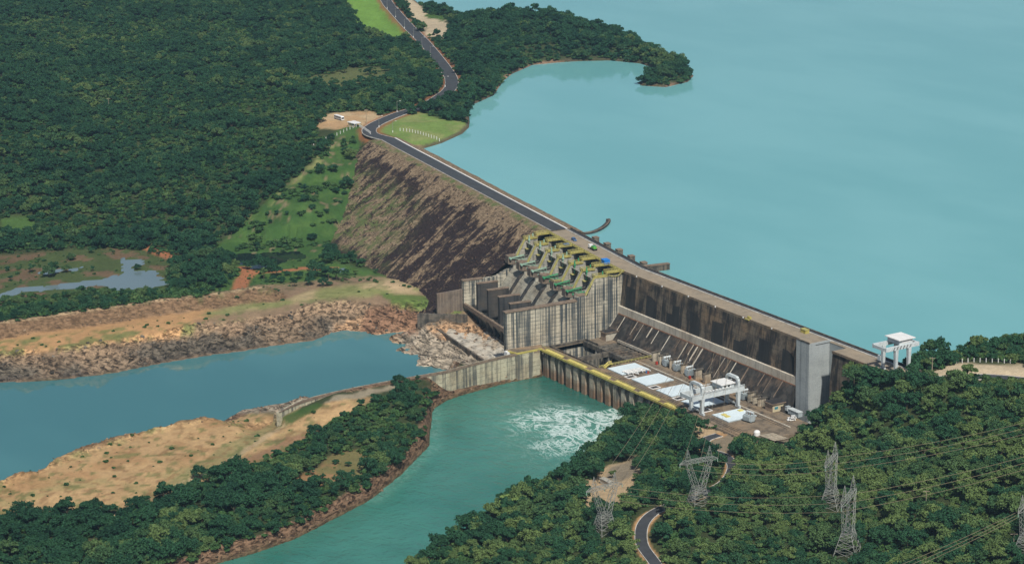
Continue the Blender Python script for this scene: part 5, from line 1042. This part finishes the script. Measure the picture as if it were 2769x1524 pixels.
# ------------------------------------------------------------------ pylons and power lines
def pylon(sx, sy, z0, H, arm, label):
    q = G(sx, sy, z0); z = hz(q[0], q[1]); q = G(sx, sy, z); z = hz(q[0], q[1])
    o = thing('pylon', (q[0], q[1], z), label, 'pylon', 'lattice transmission pylons')
    ax = Vector((arm[0], arm[1], 0)).normalized(); ay = Vector((-ax.y, ax.x, 0)); k = H/31.0; B = Vector((q[0], q[1], z))
    def P(a, b_, c): return B+ax*a*k+ay*b_*k+Vector((0, 0, c*k))
    W = 0.19
    base = [(-4.9, -4.9), (4.9, -4.9), (4.9, 4.9), (-4.9, 4.9)]; waist = [(-3.0, -1.9), (3.0, -1.9), (3.0, 1.9), (-3.0, 1.9)]; hw = 10.0
    for a, b_ in zip(base, waist):
        MB().bar(P(a[0], a[1], -0.6), P(b_[0], b_[1], hw), W*1.3, W*1.3).obj('leg', M_GALV, o)
    br = MB(); lv = [0, 0.28, 0.52, 0.73, 0.88, 1.0]
    def at(i, t): return P(base[i][0]+(waist[i][0]-base[i][0])*t, base[i][1]+(waist[i][1]-base[i][1])*t, hw*t)
    for t0, t1 in zip(lv[:-1], lv[1:]):
        for i in range(4):
            j = (i+1) % 4; br.bar(at(i, t0), at(j, t1), W*0.75, W*0.75); br.bar(at(j, t0), at(i, t1), W*0.75, W*0.75); br.bar(at(i, t1), at(j, t1), W*0.75, W*0.75)
    br.obj('bracing', M_GALV, o)
    top = 23.5
    for s_ in (-1, 1):
        f = MB()
        q4 = [(0.3*s_, -1.6), (3.0*s_, -1.8), (3.0*s_, 1.8), (0.3*s_, 1.6)]; t4 = [(4.8*s_, -0.9), (7.4*s_, -0.9), (7.4*s_, 0.9), (4.8*s_, 0.9)]
        for a, b_ in zip(q4, t4): f.bar(P(a[0], a[1], hw), P(b_[0], b_[1], top), W, W)
        for n_ in range(5):
            for i in range(4):
                j = (i+1) % 4; u0, u1 = n_/5, (n_+1)/5; A = lambda i_, u_: P(q4[i_][0]+(t4[i_][0]-q4[i_][0])*u_, q4[i_][1]+(t4[i_][1]-q4[i_][1])*u_, hw+(top-hw)*u_)
                f.bar(A(i, u0), A(j, u1), W*0.65, W*0.65)
        f.obj('fork_arm', M_GALV, o)
        pk = MB()
        for a in t4: pk.bar(P(a[0], a[1], top+1.6), P(6.3*s_, 0, 31), W*0.8, W*0.8)
        for u in (0.3, 0.6):
            for i in range(4):
                j = (i+1) % 4; pk.bar(P(t4[i][0]+(6.3*s_-t4[i][0])*u, t4[i][1]*(1-u), top+1.6+u*5.9), P(t4[j][0]+(6.3*s_-t4[j][0])*u, t4[j][1]*(1-u), top+1.6+u*5.9), W*0.6, W*0.6)
        pk.obj('peak', M_GALV, o)
    ca_ = MB()
    for b_ in (-0.9, 0.9):
        for c in (top, top+1.6):
            ca_.bar(P(-8, b_, c), P(8, b_, c), W, W)
            for s_ in (-1, 1): ca_.bar(P(8*s_, b_, c), P(11.2*s_, 0, top+0.2), W, W)
        for n_ in range(8): ca_.bar(P(-8+2*n_, b_, top if n_ % 2 else top+1.6), P(-6+2*n_, b_, top+1.6 if n_ % 2 else top), W*0.7, W*0.7)
    for n_ in range(8): ca_.bar(P(-8+2*n_, -0.9, top), P(-6+2*n_, 0.9, top), W*0.7, W*0.7); ca_.bar(P(-8+2*n_, 0.9, top+1.6), P(-6+2*n_, -0.9, top+1.6), W*0.7, W*0.7)
    ca_.obj('crossarm', M_GALV, o)
    at3 = []
    for a in (-10.8, 0, 10.8):
        MB().tube(P(a, 0, top), P(a, 0, top-1.6), 0.18, 0.18, 6).obj('insulator', M_PALEG, o); at3.append(P(a, 0, top-1.6))
    return at3
P1 = pylon(1635, 1437, -39, 29, (0, 1), 'pylon standing over the sandy clearing by the river')
P2 = pylon(1889, 1366, -33, 29.5, (0.12, 1), 'pylon rising above the bend of the access road')
P3 = pylon(2246, 1372, -28, 31, (-0.58, 0.81), 'pylon in the trees, farther of the close pair')
P4 = pylon(2292, 1502, -30, 36, (-0.58, 0.81), 'pylon in the trees, nearer of the close pair')
P5 = pylon(2772, 1494, -20, 30, (-0.45, 0.9), 'pylon cut off by the edge of the picture')
def power_line(A, B_, sag, label):
    mid = (Vector(A[1])+Vector(B_[1]))/2; o = thing('power_line', mid, label, 'power line', 'power lines')
    for a, b_ in zip(A, B_):
        a = Vector(a); b_ = Vector(b_); m = MB(); n = 18; pr = a
        for k in range(1, n+1):
            t = k/n; c = a.lerp(b_, t)-Vector((0, 0, sag*4*t*(1-t))); m.tube(pr, c, 0.09, 0.09, 4, False); pr = c
        m.obj('conductor', M_WIRE, o)
power_line(P2, P3, 2.6, 'three wires sagging between the road bend pylon and the farther paired pylon')
power_line(P1, P4, 3.6, 'three wires running from the clearing pylon to the nearer paired pylon')
def far3(sx, sy, z, d): c = Vector(G(sx, sy, z)); dv = Vector((d[0], d[1], 0)).normalized(); return [c-dv*10.8, c, c+dv*10.8]
power_line(P3, far3(3080, 1068, 25, (-0.58, 0.81)), 4, 'upper three wires leaving the paired pylons uphill')
power_line(P4, far3(3120, 1135, 20, (-0.58, 0.81)), 4, 'lower three wires leaving the paired pylons uphill')
power_line(P5, far3(2120, 1650, 0, (-0.45, 0.9)), 3, 'three wires running from the cut off pylon across the lower corner')
power_line([(74, -4.4, -19.5), (80, -4.4, -19.5), (86, -4.4, -19.5)], P1, 6, 'three wires from the intake wall over the river trees to the clearing pylon')
power_line([(98, -4.4, -19.5), (104, -4.4, -19.5), (110, -4.4, -19.5)], P2, 6, 'three wires from the intake wall over the deck to the road bend pylon')

# ------------------------------------------------------------------ tree prototypes
def crown_mesh(name, seed, blobs, leaf, count, m, flat=0.75, shell=0.55):
    r = np.random.RandomState(seed); V = []; F = []
    tot = sum(b_[3]**2 for b_ in blobs)
    for bx_, by_, bz_, br in blobs:
        n = int(count*br**2/tot)
        d = r.normal(size=(n, 3)); d /= np.linalg.norm(d, axis=1)[:, None]; d[:, 2] = np.where(d[:, 2] < -0.35, -d[:, 2]*0.6, d[:, 2])
        rr = br*(shell+(1-shell)*r.rand(n)**0.5)*(0.82+0.36*r.rand(n)); c = np.array([bx_, by_, bz_])+d*rr[:, None]*np.array([1, 1, flat])
        nr = d+r.normal(size=(n, 3))*0.75+np.array([0, 0, 0.25]); nr /= np.linalg.norm(nr, axis=1)[:, None]
        t = np.cross(nr, r.normal(size=(n, 3))); t /= np.linalg.norm(t, axis=1)[:, None]; b2_ = np.cross(nr, t)
        sz = leaf*(0.6+0.8*r.rand(n))[:, None]
        for k in range(n):
            o = len(V); a = t[k]*sz[k]; e_ = b2_[k]*sz[k]*0.8; h = nr[k]*sz[k]*0.22
            V += [c[k]-a-h, c[k]-e_*0.9, c[k]+a-h, c[k]+e_*0.9]; F.append((o, o+1, o+2, o+3))
    me = bpy.data.meshes.new(name); me.from_pydata([tuple(map(float, v)) for v in V], [], F); me.materials.append(m); me.update(); return me
def trunk_mesh(name, seed, h, spread, r0=0.22):
    r = random.Random(seed); mb = MB(); a = Vector((0, 0, -1.2)); b_ = Vector((r.uniform(-.3, .3), r.uniform(-.3, .3), h*0.55)); mb.tube(a, b_, r0, r0*0.7, 6)
    for k in range(4):
        t = k*1.57+r.random(); e_ = b_+Vector((math.cos(t)*spread, math.sin(t)*spread, h*0.35*r.uniform(0.6, 1.1))); s_ = a.lerp(b_, r.uniform(0.65, 1.0)); mb.tube(s_, e_, r0*0.5, r0*0.2, 5)
    return mb.mesh(name, M_BARK)
SHAPES = []
def blobset(seed, n, R, h, tall=1.0):
    r = random.Random(seed); out = [(0, 0, h, R*0.75)]
    for k in range(n):
        t = k*2*math.pi/n+r.uniform(-.4, .4); d = R*r.uniform(0.42, 0.75); out.append((math.cos(t)*d, math.sin(t)*d, h+r.uniform(-0.28, 0.30)*R*tall, R*r.uniform(0.38, 0.62)))
    return out
SPEC = [(9, 3.5, 4.4, 1.2), (12, 4.3, 4.6, 1.0), (7, 2.6, 4.0, 1.5), (14, 4.8, 5.4, 1.1), (8, 3.0, 5.6, 2.0), (10, 4.0, 3.9, 0.9)]
for i, (n_, R_, h_, tl) in enumerate(SPEC):
    r = random.Random(20+i); bl = [(0, 0, h_, R_*0.6)]
    for k in range(n_):
        t = k*2.4+r.uniform(-.4, .4); d = R_*(0.25+0.65*math.sqrt((k+0.5)/n_)); bl.append((math.cos(t)*d, math.sin(t)*d, h_+(r.uniform(-0.30, 0.42)*tl-0.25*(d/R_)**2)*R_*0.8, R_*r.uniform(0.20, 0.46)))
    SHAPES.append((crown_mesh('crown_leaves', 100+i, bl, 0.40, 1300, M_LEAF, 0.85, 0.45), trunk_mesh('trunk_wood', 40+i, h_, R_*0.55), R_, h_))
SHRUBM = crown_mesh('shrub_leaves', 200, blobset(77, 4, 1.1, 0.7), 0.34, 130, M_LEAFB, 0.7)

def join_mesh(name, a, b_):
    me = bpy.data.meshes.new(name); bm = bmesh.new(); bm.from_mesh(a)
    nf = len(bm.faces); bm.from_mesh(b_); bm.faces.ensure_lookup_table()
    for f in bm.faces[nf:]: f.material_index = 1
    bm.to_mesh(me); bm.free(); me.materials.append(a.materials[0]); me.materials.append(b_.materials[0]); return me
def proto_collection(name, meshes):
    c = bpy.data.collections.new(name)
    for i, m_ in enumerate(meshes):
        o = bpy.data.objects.new('%s_%02d' % (name, i), m_); c.objects.link(o)
    return c
FORC = proto_collection('tree_kinds', [join_mesh('whole_tree', c, t) for c, t, _, _ in SHAPES])
SHRC = proto_collection('shrub_kinds', [SHRUBM])
def rock_mesh(seed, m):
    r = np.random.RandomState(seed); bm = bmesh.new(); bmesh.ops.create_icosphere(bm, subdivisions=1, radius=0.5)
    for v in bm.verts: v.co = Vector((v.co.x*(1+r.uniform(-.3, .5)), v.co.y*(1+r.uniform(-.3, .3)), v.co.z*(0.7+r.uniform(-.25, .25))))
    me = bpy.data.meshes.new('rock'); bm.to_mesh(me); bm.free(); me.materials.append(m); return me
ROCC = proto_collection('rock_kinds', [rock_mesh(i, M_ROCK) for i in range(4)])
ROGC = proto_collection('grey_rock_kinds', [rock_mesh(10+i, M_ROCKG) for i in range(4)])
RODC = proto_collection('dark_rock_kinds', [rock_mesh(20+i, M_ROCKD) for i in range(4)])

def scatter(name, P, S, Rz, kind_idx, coll, label, tilt=0.0):
    me = bpy.data.meshes.new(name); me.vertices.add(len(P)); me.vertices.foreach_set('co', np.asarray(P, np.float32).ravel()); me.update()
    a = me.attributes.new('size', 'FLOAT_VECTOR', 'POINT'); a.data.foreach_set('vector', np.asarray(S, np.float32).ravel())
    a = me.attributes.new('turn', 'FLOAT_VECTOR', 'POINT'); a.data.foreach_set('vector', np.asarray(Rz, np.float32).ravel())
    a = me.attributes.new('which', 'INT', 'POINT'); a.data.foreach_set('value', np.asarray(kind_idx, np.int32))
    o = bpy.data.objects.new(name, me); COL.objects.link(o); tag(o, label, kind='stuff')
    ng = bpy.data.node_groups.new(name+'_scatter', 'GeometryNodeTree'); ng.interface.new_socket('Geometry', in_out='INPUT', socket_type='NodeSocketGeometry'); ng.interface.new_socket('Geometry', in_out='OUTPUT', socket_type='NodeSocketGeometry')
    N = ng.nodes.new; gi = N('NodeGroupInput'); go = N('NodeGroupOutput'); ci = N('GeometryNodeCollectionInfo'); ci.inputs['Collection'].default_value = coll; ci.inputs['Separate Children'].default_value = True; ci.inputs['Reset Children'].default_value = True
    ip = N('GeometryNodeInstanceOnPoints'); ip.inputs['Pick Instance'].default_value = True
    def attr(nm, dt): n_ = N('GeometryNodeInputNamedAttribute'); n_.data_type = dt; n_.inputs['Name'].default_value = nm; return n_.outputs[0]
    L = ng.links.new; L(gi.outputs[0], ip.inputs['Points']); L(ci.outputs[0], ip.inputs['Instance']); L(attr('which', 'INT'), ip.inputs['Instance Index']); L(attr('size', 'FLOAT_VECTOR'), ip.inputs['Scale']); L(attr('turn', 'FLOAT_VECTOR'), ip.inputs['Rotation']); L(ip.outputs[0], go.inputs[0])
    md = o.modifiers.new('scatter', 'NODES'); md.node_group = ng; return o

# ------------------------------------------------------------------ where trees stand
sp = 4.6
jx = np.arange(-1900, 640, sp); jy = np.arange(-540, 1150, sp); JX, JY = np.meshgrid(jx, jy); JX = JX.ravel()+NR.uniform(-2.1, 2.1, JX.size); JY = JY.ravel()+NR.uniform(-2.1, 2.1, JY.size)
relx = JX-CP[0]; rely = JY-CP[1]; dep = relx*FH[0]+rely*FH[1]; lat = relx*FH[1]-rely*FH[0]
ok = (dep > 900) & (dep < 3300) & (np.abs(lat/dep) < math.tan(math.radians(12.6))); JX, JY = JX[ok], JY[ok]
JZ, I = heights(JX, JY, True)
ju, jv = project(np.stack([JX, JY, JZ], -1))
ok = (ju > -170) & (ju < 2940) & (jv > -60) & (jv < 1690) & (I['dl'] > 0.7) & (I['dc'] > 2) & (I['dt'] > 2.0) & (I['dp'] > 1.5) & (I['din'] < -2) & (I['road'] > np.where((ju < 1500) | ((ju < 1800) & (jv > 1370)), 7.5, 4.6))
ok &= ~((JX > -12) & (JX < 206) & (JY > -62) & (JY < 16)) & ~((JX >= 206) & (JX < 254) & (JY > -3.5) & (JY < 16)) & ~((I['s'] > -12) & (I['s'] < 130) & (I['n'] > -20) & (I['n'] < 135) & (JX < 6))
ok &= ~((np.abs(JX-2) < 6) & (JY < -50) & (JY > -240)) & ((I['rocky'] < 0.35) | (I['dt'] < 30) & (I['dc'] > 12))
_vx, _vy = -FH[0], -FH[1]
for _b in (G(1635, 1437, -39), G(1889, 1366, -33), G(2246, 1372, -28), G(2292, 1502, -30), G(2772, 1494, -20)):
    _a = (JX-_b[0])*_vx+(JY-_b[1])*_vy; _l = np.abs((JX-_b[0])*_vy-(JY-_b[1])*_vx); ok &= ~((_a > -5) & (_a < 17) & (_l < 6.5-0.15*np.maximum(_a, 0)))
JX, JY, JZ, ju, jv = JX[ok], JY[ok], JZ[ok], ju[ok], jv[ok]; I = {k: v[ok] for k, v in I.items()}
wu = ju+(fbm(JX/20, JY/20, 131)-0.5)*30; wv = jv+(fbm(JX/20, JY/20, 132)-0.5)*14
dens = np.ones(ju.shape)
def clear(pts, d): 
    global dens
    dens = np.where(inside(wu, wv, pts), d, dens)
clear(R_HILLGRASS, 0.07); clear(R_MEADOW, 0.0); clear(R_LAWN, 0.0); clear(R_VALLEY, 0.05); clear(R_MARSH, 0.04); clear(R_BUSLOT, 0.0); clear(R_SHORESAND, 0.0); clear(R_SANDR, 0.0); clear(R_BERM, 0.0); clear(R_FLAT, 0.005); clear(R_ISLAND, 0.0)
clear(R_CLEAR1, 0.06); clear(R_CLEAR2, 0.12); clear(R_CLEAR3, 0.1); clear(R_OLIVE, 0.10); clear(R_YARD, 0.0); clear([(945,342),(975,332),(1000,345),(985,360),(900,372),(860,372),(865,345)], 0.0)
clear([(-100,875),(0,873),(373,822),(720,780),(1000,745),(1130,770),(1290,830),(1290,900),(1000,910),(0,1045),(-100,1045)], 0.0)
clear([(1040,800),(1260,815),(1250,900),(1040,900)], 0.0); clear([(0,590),(70,580),(95,610),(50,640),(0,640)], 0.05)
clear([(450,740),(600,690),(650,740),(560,790),(470,800)], 0.75); clear([(-60,812),(200,795),(450,785),(560,775),(560,800),(370,818),(180,842),(-60,868)], 0.55)
clear([(700,750),(880,735),(955,750),(930,770),(760,790)], 0.25); clear([(860,1085),(1000,1055),(1190,1035),(1180,1060),(1000,1085),(880,1120)], 0.0); clear([(860,1040),(1090,1005),(1100,1035),(1000,1062),(880,1090)], 0.0)
clear([(2280,1055),(2340,1035),(2400,1070),(2370,1100),(2300,1095)], 0.35)
clear([(1880,1150),(1970,1130),(1980,1175),(1920,1190),(1880,1180)], 0.0)
clear([(2000,1130),(2170,1125),(2175,1165),(2120,1185),(2020,1190)], 0.0)
clear([(-60,1330),(0,1310),(90,1262),(400,1170),(700,1128),(760,1140),(760,1080),(500,1080),(0,1230),(-60,1260)], 0.0)
clear([(735,1085),(890,1055),(910,1100),(780,1155),(735,1140)], 0.0)
# natural gaps on the far hillside
gap = fbm(JX/28, JY/28, 141, 4); far = (ju < 1150) & (jv < 640)
dens = np.where(far & (gap > 0.62), dens*0.4, dens); dens = np.where((ju > 1700) & (jv > 1050) & (gap > 0.62), dens*0.5, dens)
base_d = np.where(far, 0.92, np.where(jv < 330, 0.80, 0.76))
keep = NR.rand(len(ju)) < dens*base_d
TXY = np.stack([JX, JY, JZ], -1)[keep]; tu_, tv_ = ju[keep], jv[keep]; Ik = {k: v[keep] for k, v in I.items()}
nt = len(TXY)
scrub = sstep(0.50, 0.66, fbm(TXY[:, 0]/55, TXY[:, 1]/55, 151, 4))
size = (0.52+0.85*NR.rand(nt)**1.4)*(1-0.38*scrub)
size = np.where(NR.rand(nt) < 0.05, size*1.3, size)
size = np.where((tv_ > 780) & (tv_ < 880) & (tu_ < 600), size*0.72, size)
size = np.where((tu_ < 1250) & (tv_ < 640), size*0.84, size)
kind = NR.randint(0, len(SHAPES), nt); turn = NR.uniform(0, 6.28, nt)
dist = np.linalg.norm(TXY-CP, axis=1)
vis = (tu_ > 10) & (tu_ < 2759) & (tv_ > 10) & (tv_ < 1560)
score = np.where(vis, size*np.array([s[2] for s in SHAPES])[kind]/dist, -1)
near = np.argsort(-score)[:285]; nearset = np.zeros(nt, bool); nearset[near] = True
LM = [((1635, 1437), 'the pylon over the sandy clearing'), ((1889, 1366), 'the pylon above the road bend'), ((2246, 1372), 'the farther paired pylon'), ((2292, 1502), 'the nearer paired pylon'), ((2760, 1490), 'the cut off pylon'), ((1735, 1440), 'the asphalt road bend'), ((1640, 1310), 'the sandy river clearing'),
      ((1945, 1180), 'the yard entrance road'), ((2092, 1200), 'the weathered shed roof'), ((2160, 1226), 'the small dark shelter'), ((2145, 1140), 'the white parked cars'), ((2250, 1090), 'the grey end block'), ((2440, 1000), 'the crest crane'), ((2520, 1016), 'the wooden utility pole'), ((2660, 990), 'the sandy clearing on the abutment'), ((2503, 1392), 'the thin utility pole'),
      ((1700, 1140), 'the last powerhouse pillars'), ((1560, 1230), 'the churning tailrace'), ((1400, 1340), 'the pale wispy tree'), ((1150, 1050), 'the divider wall'), ((1160, 1180), 'the upper rocky island bank'), ((1000, 1345), 'the middle rocky island bank'), ((800, 1455), 'the lower rocky island bank'), ((541, 1296), 'the lone flat crowned tree'), ((900, 1270), 'the island clearing'), ((250, 1480), 'the small bare patch'), ((300, 1330), 'the island sand'), ((2600, 1200), 'the upper power lines'), ((2600, 1440), 'the lower power lines'), ((2050, 1330), 'the wires between the pylons'), ((1500, 1480), 'the lower river bank'), ((2000, 1480), 'the wood below the road bend')]
SHW = ['round', 'broad', 'compact', 'wide spreading', 'tall', 'low flat']
def zone(u_, v_, s_, k_):
    d = [math.hypot((u_-p_[0][0])*0.8, v_-p_[0][1]) for p_ in LM]; i = int(np.argmin(d)); (lx, ly), nm = LM[i]
    dx, dy = u_-lx, v_-ly
    rel = ('right of' if dx > 0 else 'left of') if abs(dx) > abs(dy) else ('below' if dy > 0 else 'above')
    rng = 'close' if d[i] < 55 else ('some way' if d[i] < 120 else 'well')
    sz = 'small' if s_ < 0.8 else ('medium' if s_ < 0.98 else 'large')
    grp = 'trees on the river island' if u_ < 1200 else ('trees on the dam abutment' if u_ > 2150 and v_ < 1130 else ('trees on the tailrace bank' if u_ < 1760 else 'trees on the wooded slope'))
    return '%s %s green tree %s %s %s' % (sz, SHW[k_], rng, rel, nm), grp
def one_tree(p, s, k, a, label, group, stretch=1.0, crown=None):
    e_ = bpy.data.objects.new('tree', None); COL.objects.link(e_); e_.location = p; e_.rotation_euler = (0, 0, a); e_.scale = (s, s, s*stretch); e_.empty_display_size = 1
    tag(e_, label, 'tree', group)
    for nm, me_ in (('crown', crown or SHAPES[k][0]), ('trunk', SHAPES[k][1])):
        c = bpy.data.objects.new(nm, me_); COL.objects.link(c); c.parent = e_
    return e_
LABS = {}
for i in near: LABS.setdefault(zone(tu_[i], tv_[i], size[i], kind[i])[0], []).append(i)
RANK = {2: ('farther', 'nearer'), 3: ('farthest', 'middle', 'nearest'), 4: ('farthest', 'second farthest', 'second nearest', 'nearest'), 5: ('farthest', 'second farthest', 'middle', 'second nearest', 'nearest'), 6: ('farthest', 'second farthest', 'third farthest', 'third nearest', 'second nearest', 'nearest')}
for lab, ids in LABS.items():
    ids.sort(key=lambda i: -dist[i]); rk = RANK.get(len(ids), None)
    for j, i in enumerate(ids):
        one_tree(TXY[i], float(size[i]), int(kind[i]), float(turn[i]), (rk[j]+' '+lab) if rk else lab, zone(tu_[i], tv_[i], size[i], kind[i])[1], float(NR.uniform(0.85, 1.15)))
# trees with a look of their own
def lone(sx, sy, z0, s, k, label, stretch=1.0, crown=None, land=True):
    q = onland(sx, sy, z0) if land else G(sx, sy, z0); z = hz(q[0], q[1]); one_tree((q[0], q[1], z), s, k, 1.0, label, 'single trees', stretch, crown)
lone(541, 1296, -44, 1.0, 1, 'lone dark flat crowned tree at the edge of the island sand', 1.1)
lone(868, 330, -1, 1.0, 3, 'dark round tree shading the sandy lot beside the bus', 0.9)
lone(1912, 1160, -38, 0.62, 2, 'small conical tree by the garden bed next to the crane', 1.7)
lone(2105, 1168, -38, 0.85, 4, 'dark columnar tree in front of the white cars', 1.15)
for a, c, s in ((2360, 1035, 1.5), (2300, 1075, 1.35), (2420, 1040, 1.2), (2330, 1110, 1.2), (2475, 1003, 1.5), (2525, 992, 1.1)): lone(a, c, -6, s, (a//7) % 6, {2360: 'big dark tree in front of the crest crane', 2300: 'broad tree hiding the foot of the end block', 2420: 'bushy dark tree between crane and junction road', 2330: 'rounded tree below the crest crane on the slope', 2475: 'broad grey green bush behind the crane legs', 2525: 'bush behind the wooden pole at the sand'}[a], 0.85)
for j_, (a, c, s_, lab) in enumerate(((1705, 1200, 1.45, 'big dark tree at the end of the pillared front'), (1765, 1180, 1.5, 'broad dark tree hiding the deck corner'), (1835, 1172, 1.35, 'round tree between deck corner and crane legs'), (1690, 1245, 1.3, 'large tree overhanging the churned water'), (1850, 1215, 1.2, 'rounded tree left of the yard road'), (2010, 1222, 1.35, 'dark tree in front of the white tank'), (1610, 1262, 1.2, 'dark tree on the tip of the river bank'), (1470, 1345, 1.25, 'tall dark tree on the tailrace bank above the wispy one'), (2210, 1150, 1.2, 'leafy tree right of the white cars'), (1560, 1330, 1.2, 'dark tree just left of the sandy river clearing'))): lone(a, c, -39, s_, (j_*2+1) % 6, lab)
wisp = crown_mesh('crown_leaves', 300, [(2.5, 0, 7, 1.2), (-2, 1.5, 7.6, 1.1), (0.5, -2.6, 6.6, 1.2), (-3.2, -1, 6.2, 0.9), (3.6, 2.2, 6.3, 1.0), (0, 0.5, 8.4, 1.1), (-1, -4, 5.4, 0.8)], 0.42, 260, M_LEAFP, 0.35)
lone(1375, 1392, -52, 1.15, 3, 'pale wispy tree leaning over the tailrace water', 1.0, wisp)
lone(1310, 1450, -50, 0.8, 4, 'thin tree standing apart at the river edge', 1.2)
ff = ~nearset
scatter('forest', TXY[ff], np.stack([size[ff], size[ff], size[ff]*NR.uniform(0.85, 1.15, ff.sum())], -1), np.stack([0*turn[ff], 0*turn[ff], turn[ff]], -1), kind[ff], FORC, 'forest of small green trees covering hillside, peninsula and slopes')
# undergrowth
keepb = NR.rand(len(ju)) < np.where(dens < 0.3, 0.0, 0.9)
keepb |= (NR.rand(len(ju)) < 0.38) & (inside(wu, wv, R_VALLEY) | inside(wu, wv, R_MARSH) | inside(wu, wv, R_CLEAR2) | inside(wu, wv, R_OLIVE))
keepb |= (NR.rand(len(ju)) < 0.75) & inside(wu, wv, R_HILLGRASS) & (np.sin(JZ*0.85+(fbm(JX/40, JY/40, 3)-0.5)*3) > 0.15) & (fbm(JX/14, JY/14, 161) > 0.46)
keepb |= (NR.rand(len(ju)) < 0.16) & (inside(wu, wv, R_ISLAND) | inside(wu, wv, R_FLAT) | inside(wu, wv, R_BERM))
BP = np.stack([JX, JY, JZ], -1)[keepb]; nb_ = len(BP); bs = np.where(dens[keepb] > 0.3, NR.uniform(1.2, 2.8, nb_), np.where(inside(wu[keepb], wv[keepb], R_HILLGRASS), NR.uniform(0.9, 3.0, nb_), 0.25+1.1*NR.rand(nb_)**2.5))
scatter('undergrowth', BP, np.stack([bs, bs, bs*NR.uniform(0.6, 1.0, nb_)], -1), np.stack([0*bs, 0*bs, NR.uniform(0, 6.28, nb_)], -1), np.zeros(nb_), SHRC, 'low green shrubs growing between the trees and on the flats')
# riprap
sel = np.argwhere((ROCKW > 0.35) & (U_ > -60) & (U_ < 2800) & (V_ < 1600) & (GZ > ZT+0.2) & (GI['din'] < 0))
pick = sel[NR.rand(len(sel)) < np.where(GI['north'][sel[:, 0], sel[:, 1]] & (GI['rocky'][sel[:, 0], sel[:, 1]] > 0.4), 0.2, 0.4)]
RP = np.stack([GX, GY, GZ], -1)[pick[:, 0], pick[:, 1]]; RP[:, :2] += NR.uniform(-1, 1, (len(RP), 2)); gmask = ((GI['rocky']+apron)[pick[:, 0], pick[:, 1]] > 0.4) & (V_[pick[:, 0], pick[:, 1]] < 1010) & (NR.rand(len(RP)) < 0.75)
for nm, mk, cc, lab in (('rubble', ~gmask, ROCC, 'reddish brown rock rubble armouring the banks and ridge'), ('grey_rubble', gmask, ROGC, 'grey and tan broken rock along the river channel')):
    n_ = int(mk.sum()); rs = 0.3+(2.4 if nm == 'grey_rubble' else 1.5)*NR.rand(n_)**2.6
    scatter(nm, RP[mk], np.stack([rs*1.2, rs, rs*0.8], -1), NR.uniform(-0.7, 0.7, (n_, 3))+np.stack([np.zeros(n_), np.zeros(n_), NR.uniform(0, 6.28, n_)], -1), NR.randint(0, 4, n_), cc, lab)
es = NR.uniform(106, 420, 6000); en = NR.uniform(4, 96, 6000); ez = -(en-1.5)/EMB_SLOPE
EPp = EV[None]*es[:, None]+NV[None]*en[:, None]; EPp[:, 2] = ez; rs = 0.3+1.2*NR.rand(6000)**2.5
scatter('rockfill_rubble', EPp, np.stack([rs*1.2, rs, rs*0.8], -1), NR.uniform(-1, 1, (6000, 3))*np.array([0.8, 0.8, 3.1]), NR.randint(0, 4, 6000), RODC, 'dark loose boulders over the embankment slope')
# garden hedge
hq = G(1915, 1150, -38); hd = thing('hedge', (hq[0], hq[1], -38), 'clipped horseshoe hedge of the small garden bed by the yard', 'hedge')
m = crown_mesh('hedge_leaves', 401, [(5.0*math.cos(t), 3.4*math.sin(t), 0.5, 0.75) for t in np.linspace(2.4, 7.0, 14)], 0.3, 600, M_LEAFB, 0.8)
ho = bpy.data.objects.new('foliage', m); COL.objects.link(ho); ho.parent = hd
MB().box(-3.4, 3.4, -2.0, 2.2, -0.4, 0.12, local(hd)).obj('soil_bed', M_BROWNW, hd)

# ------------------------------------------------------------------ air
hzm = bpy.data.materials.new('haze_air'); hzm.use_nodes = True; t_ = hzm.node_tree; t_.nodes.clear(); o_ = t_.nodes.new('ShaderNodeOutputMaterial'); pv = t_.nodes.new('ShaderNodeVolumePrincipled')
pv.inputs['Color'].default_value = (0.50, 0.76, 1.0, 1); pv.inputs['Density'].default_value = 0.00004; pv.inputs['Anisotropy'].default_value = 0.2; t_.links.new(pv.outputs[0], o_.inputs['Volume'])
h = MB().box(-4600, 1700, -2200, 4600, -75, 420).obj('haze', hzm); tag(h, 'thin blue haze in the air over the valley', kind='stuff'); h.display_type = 'WIRE'
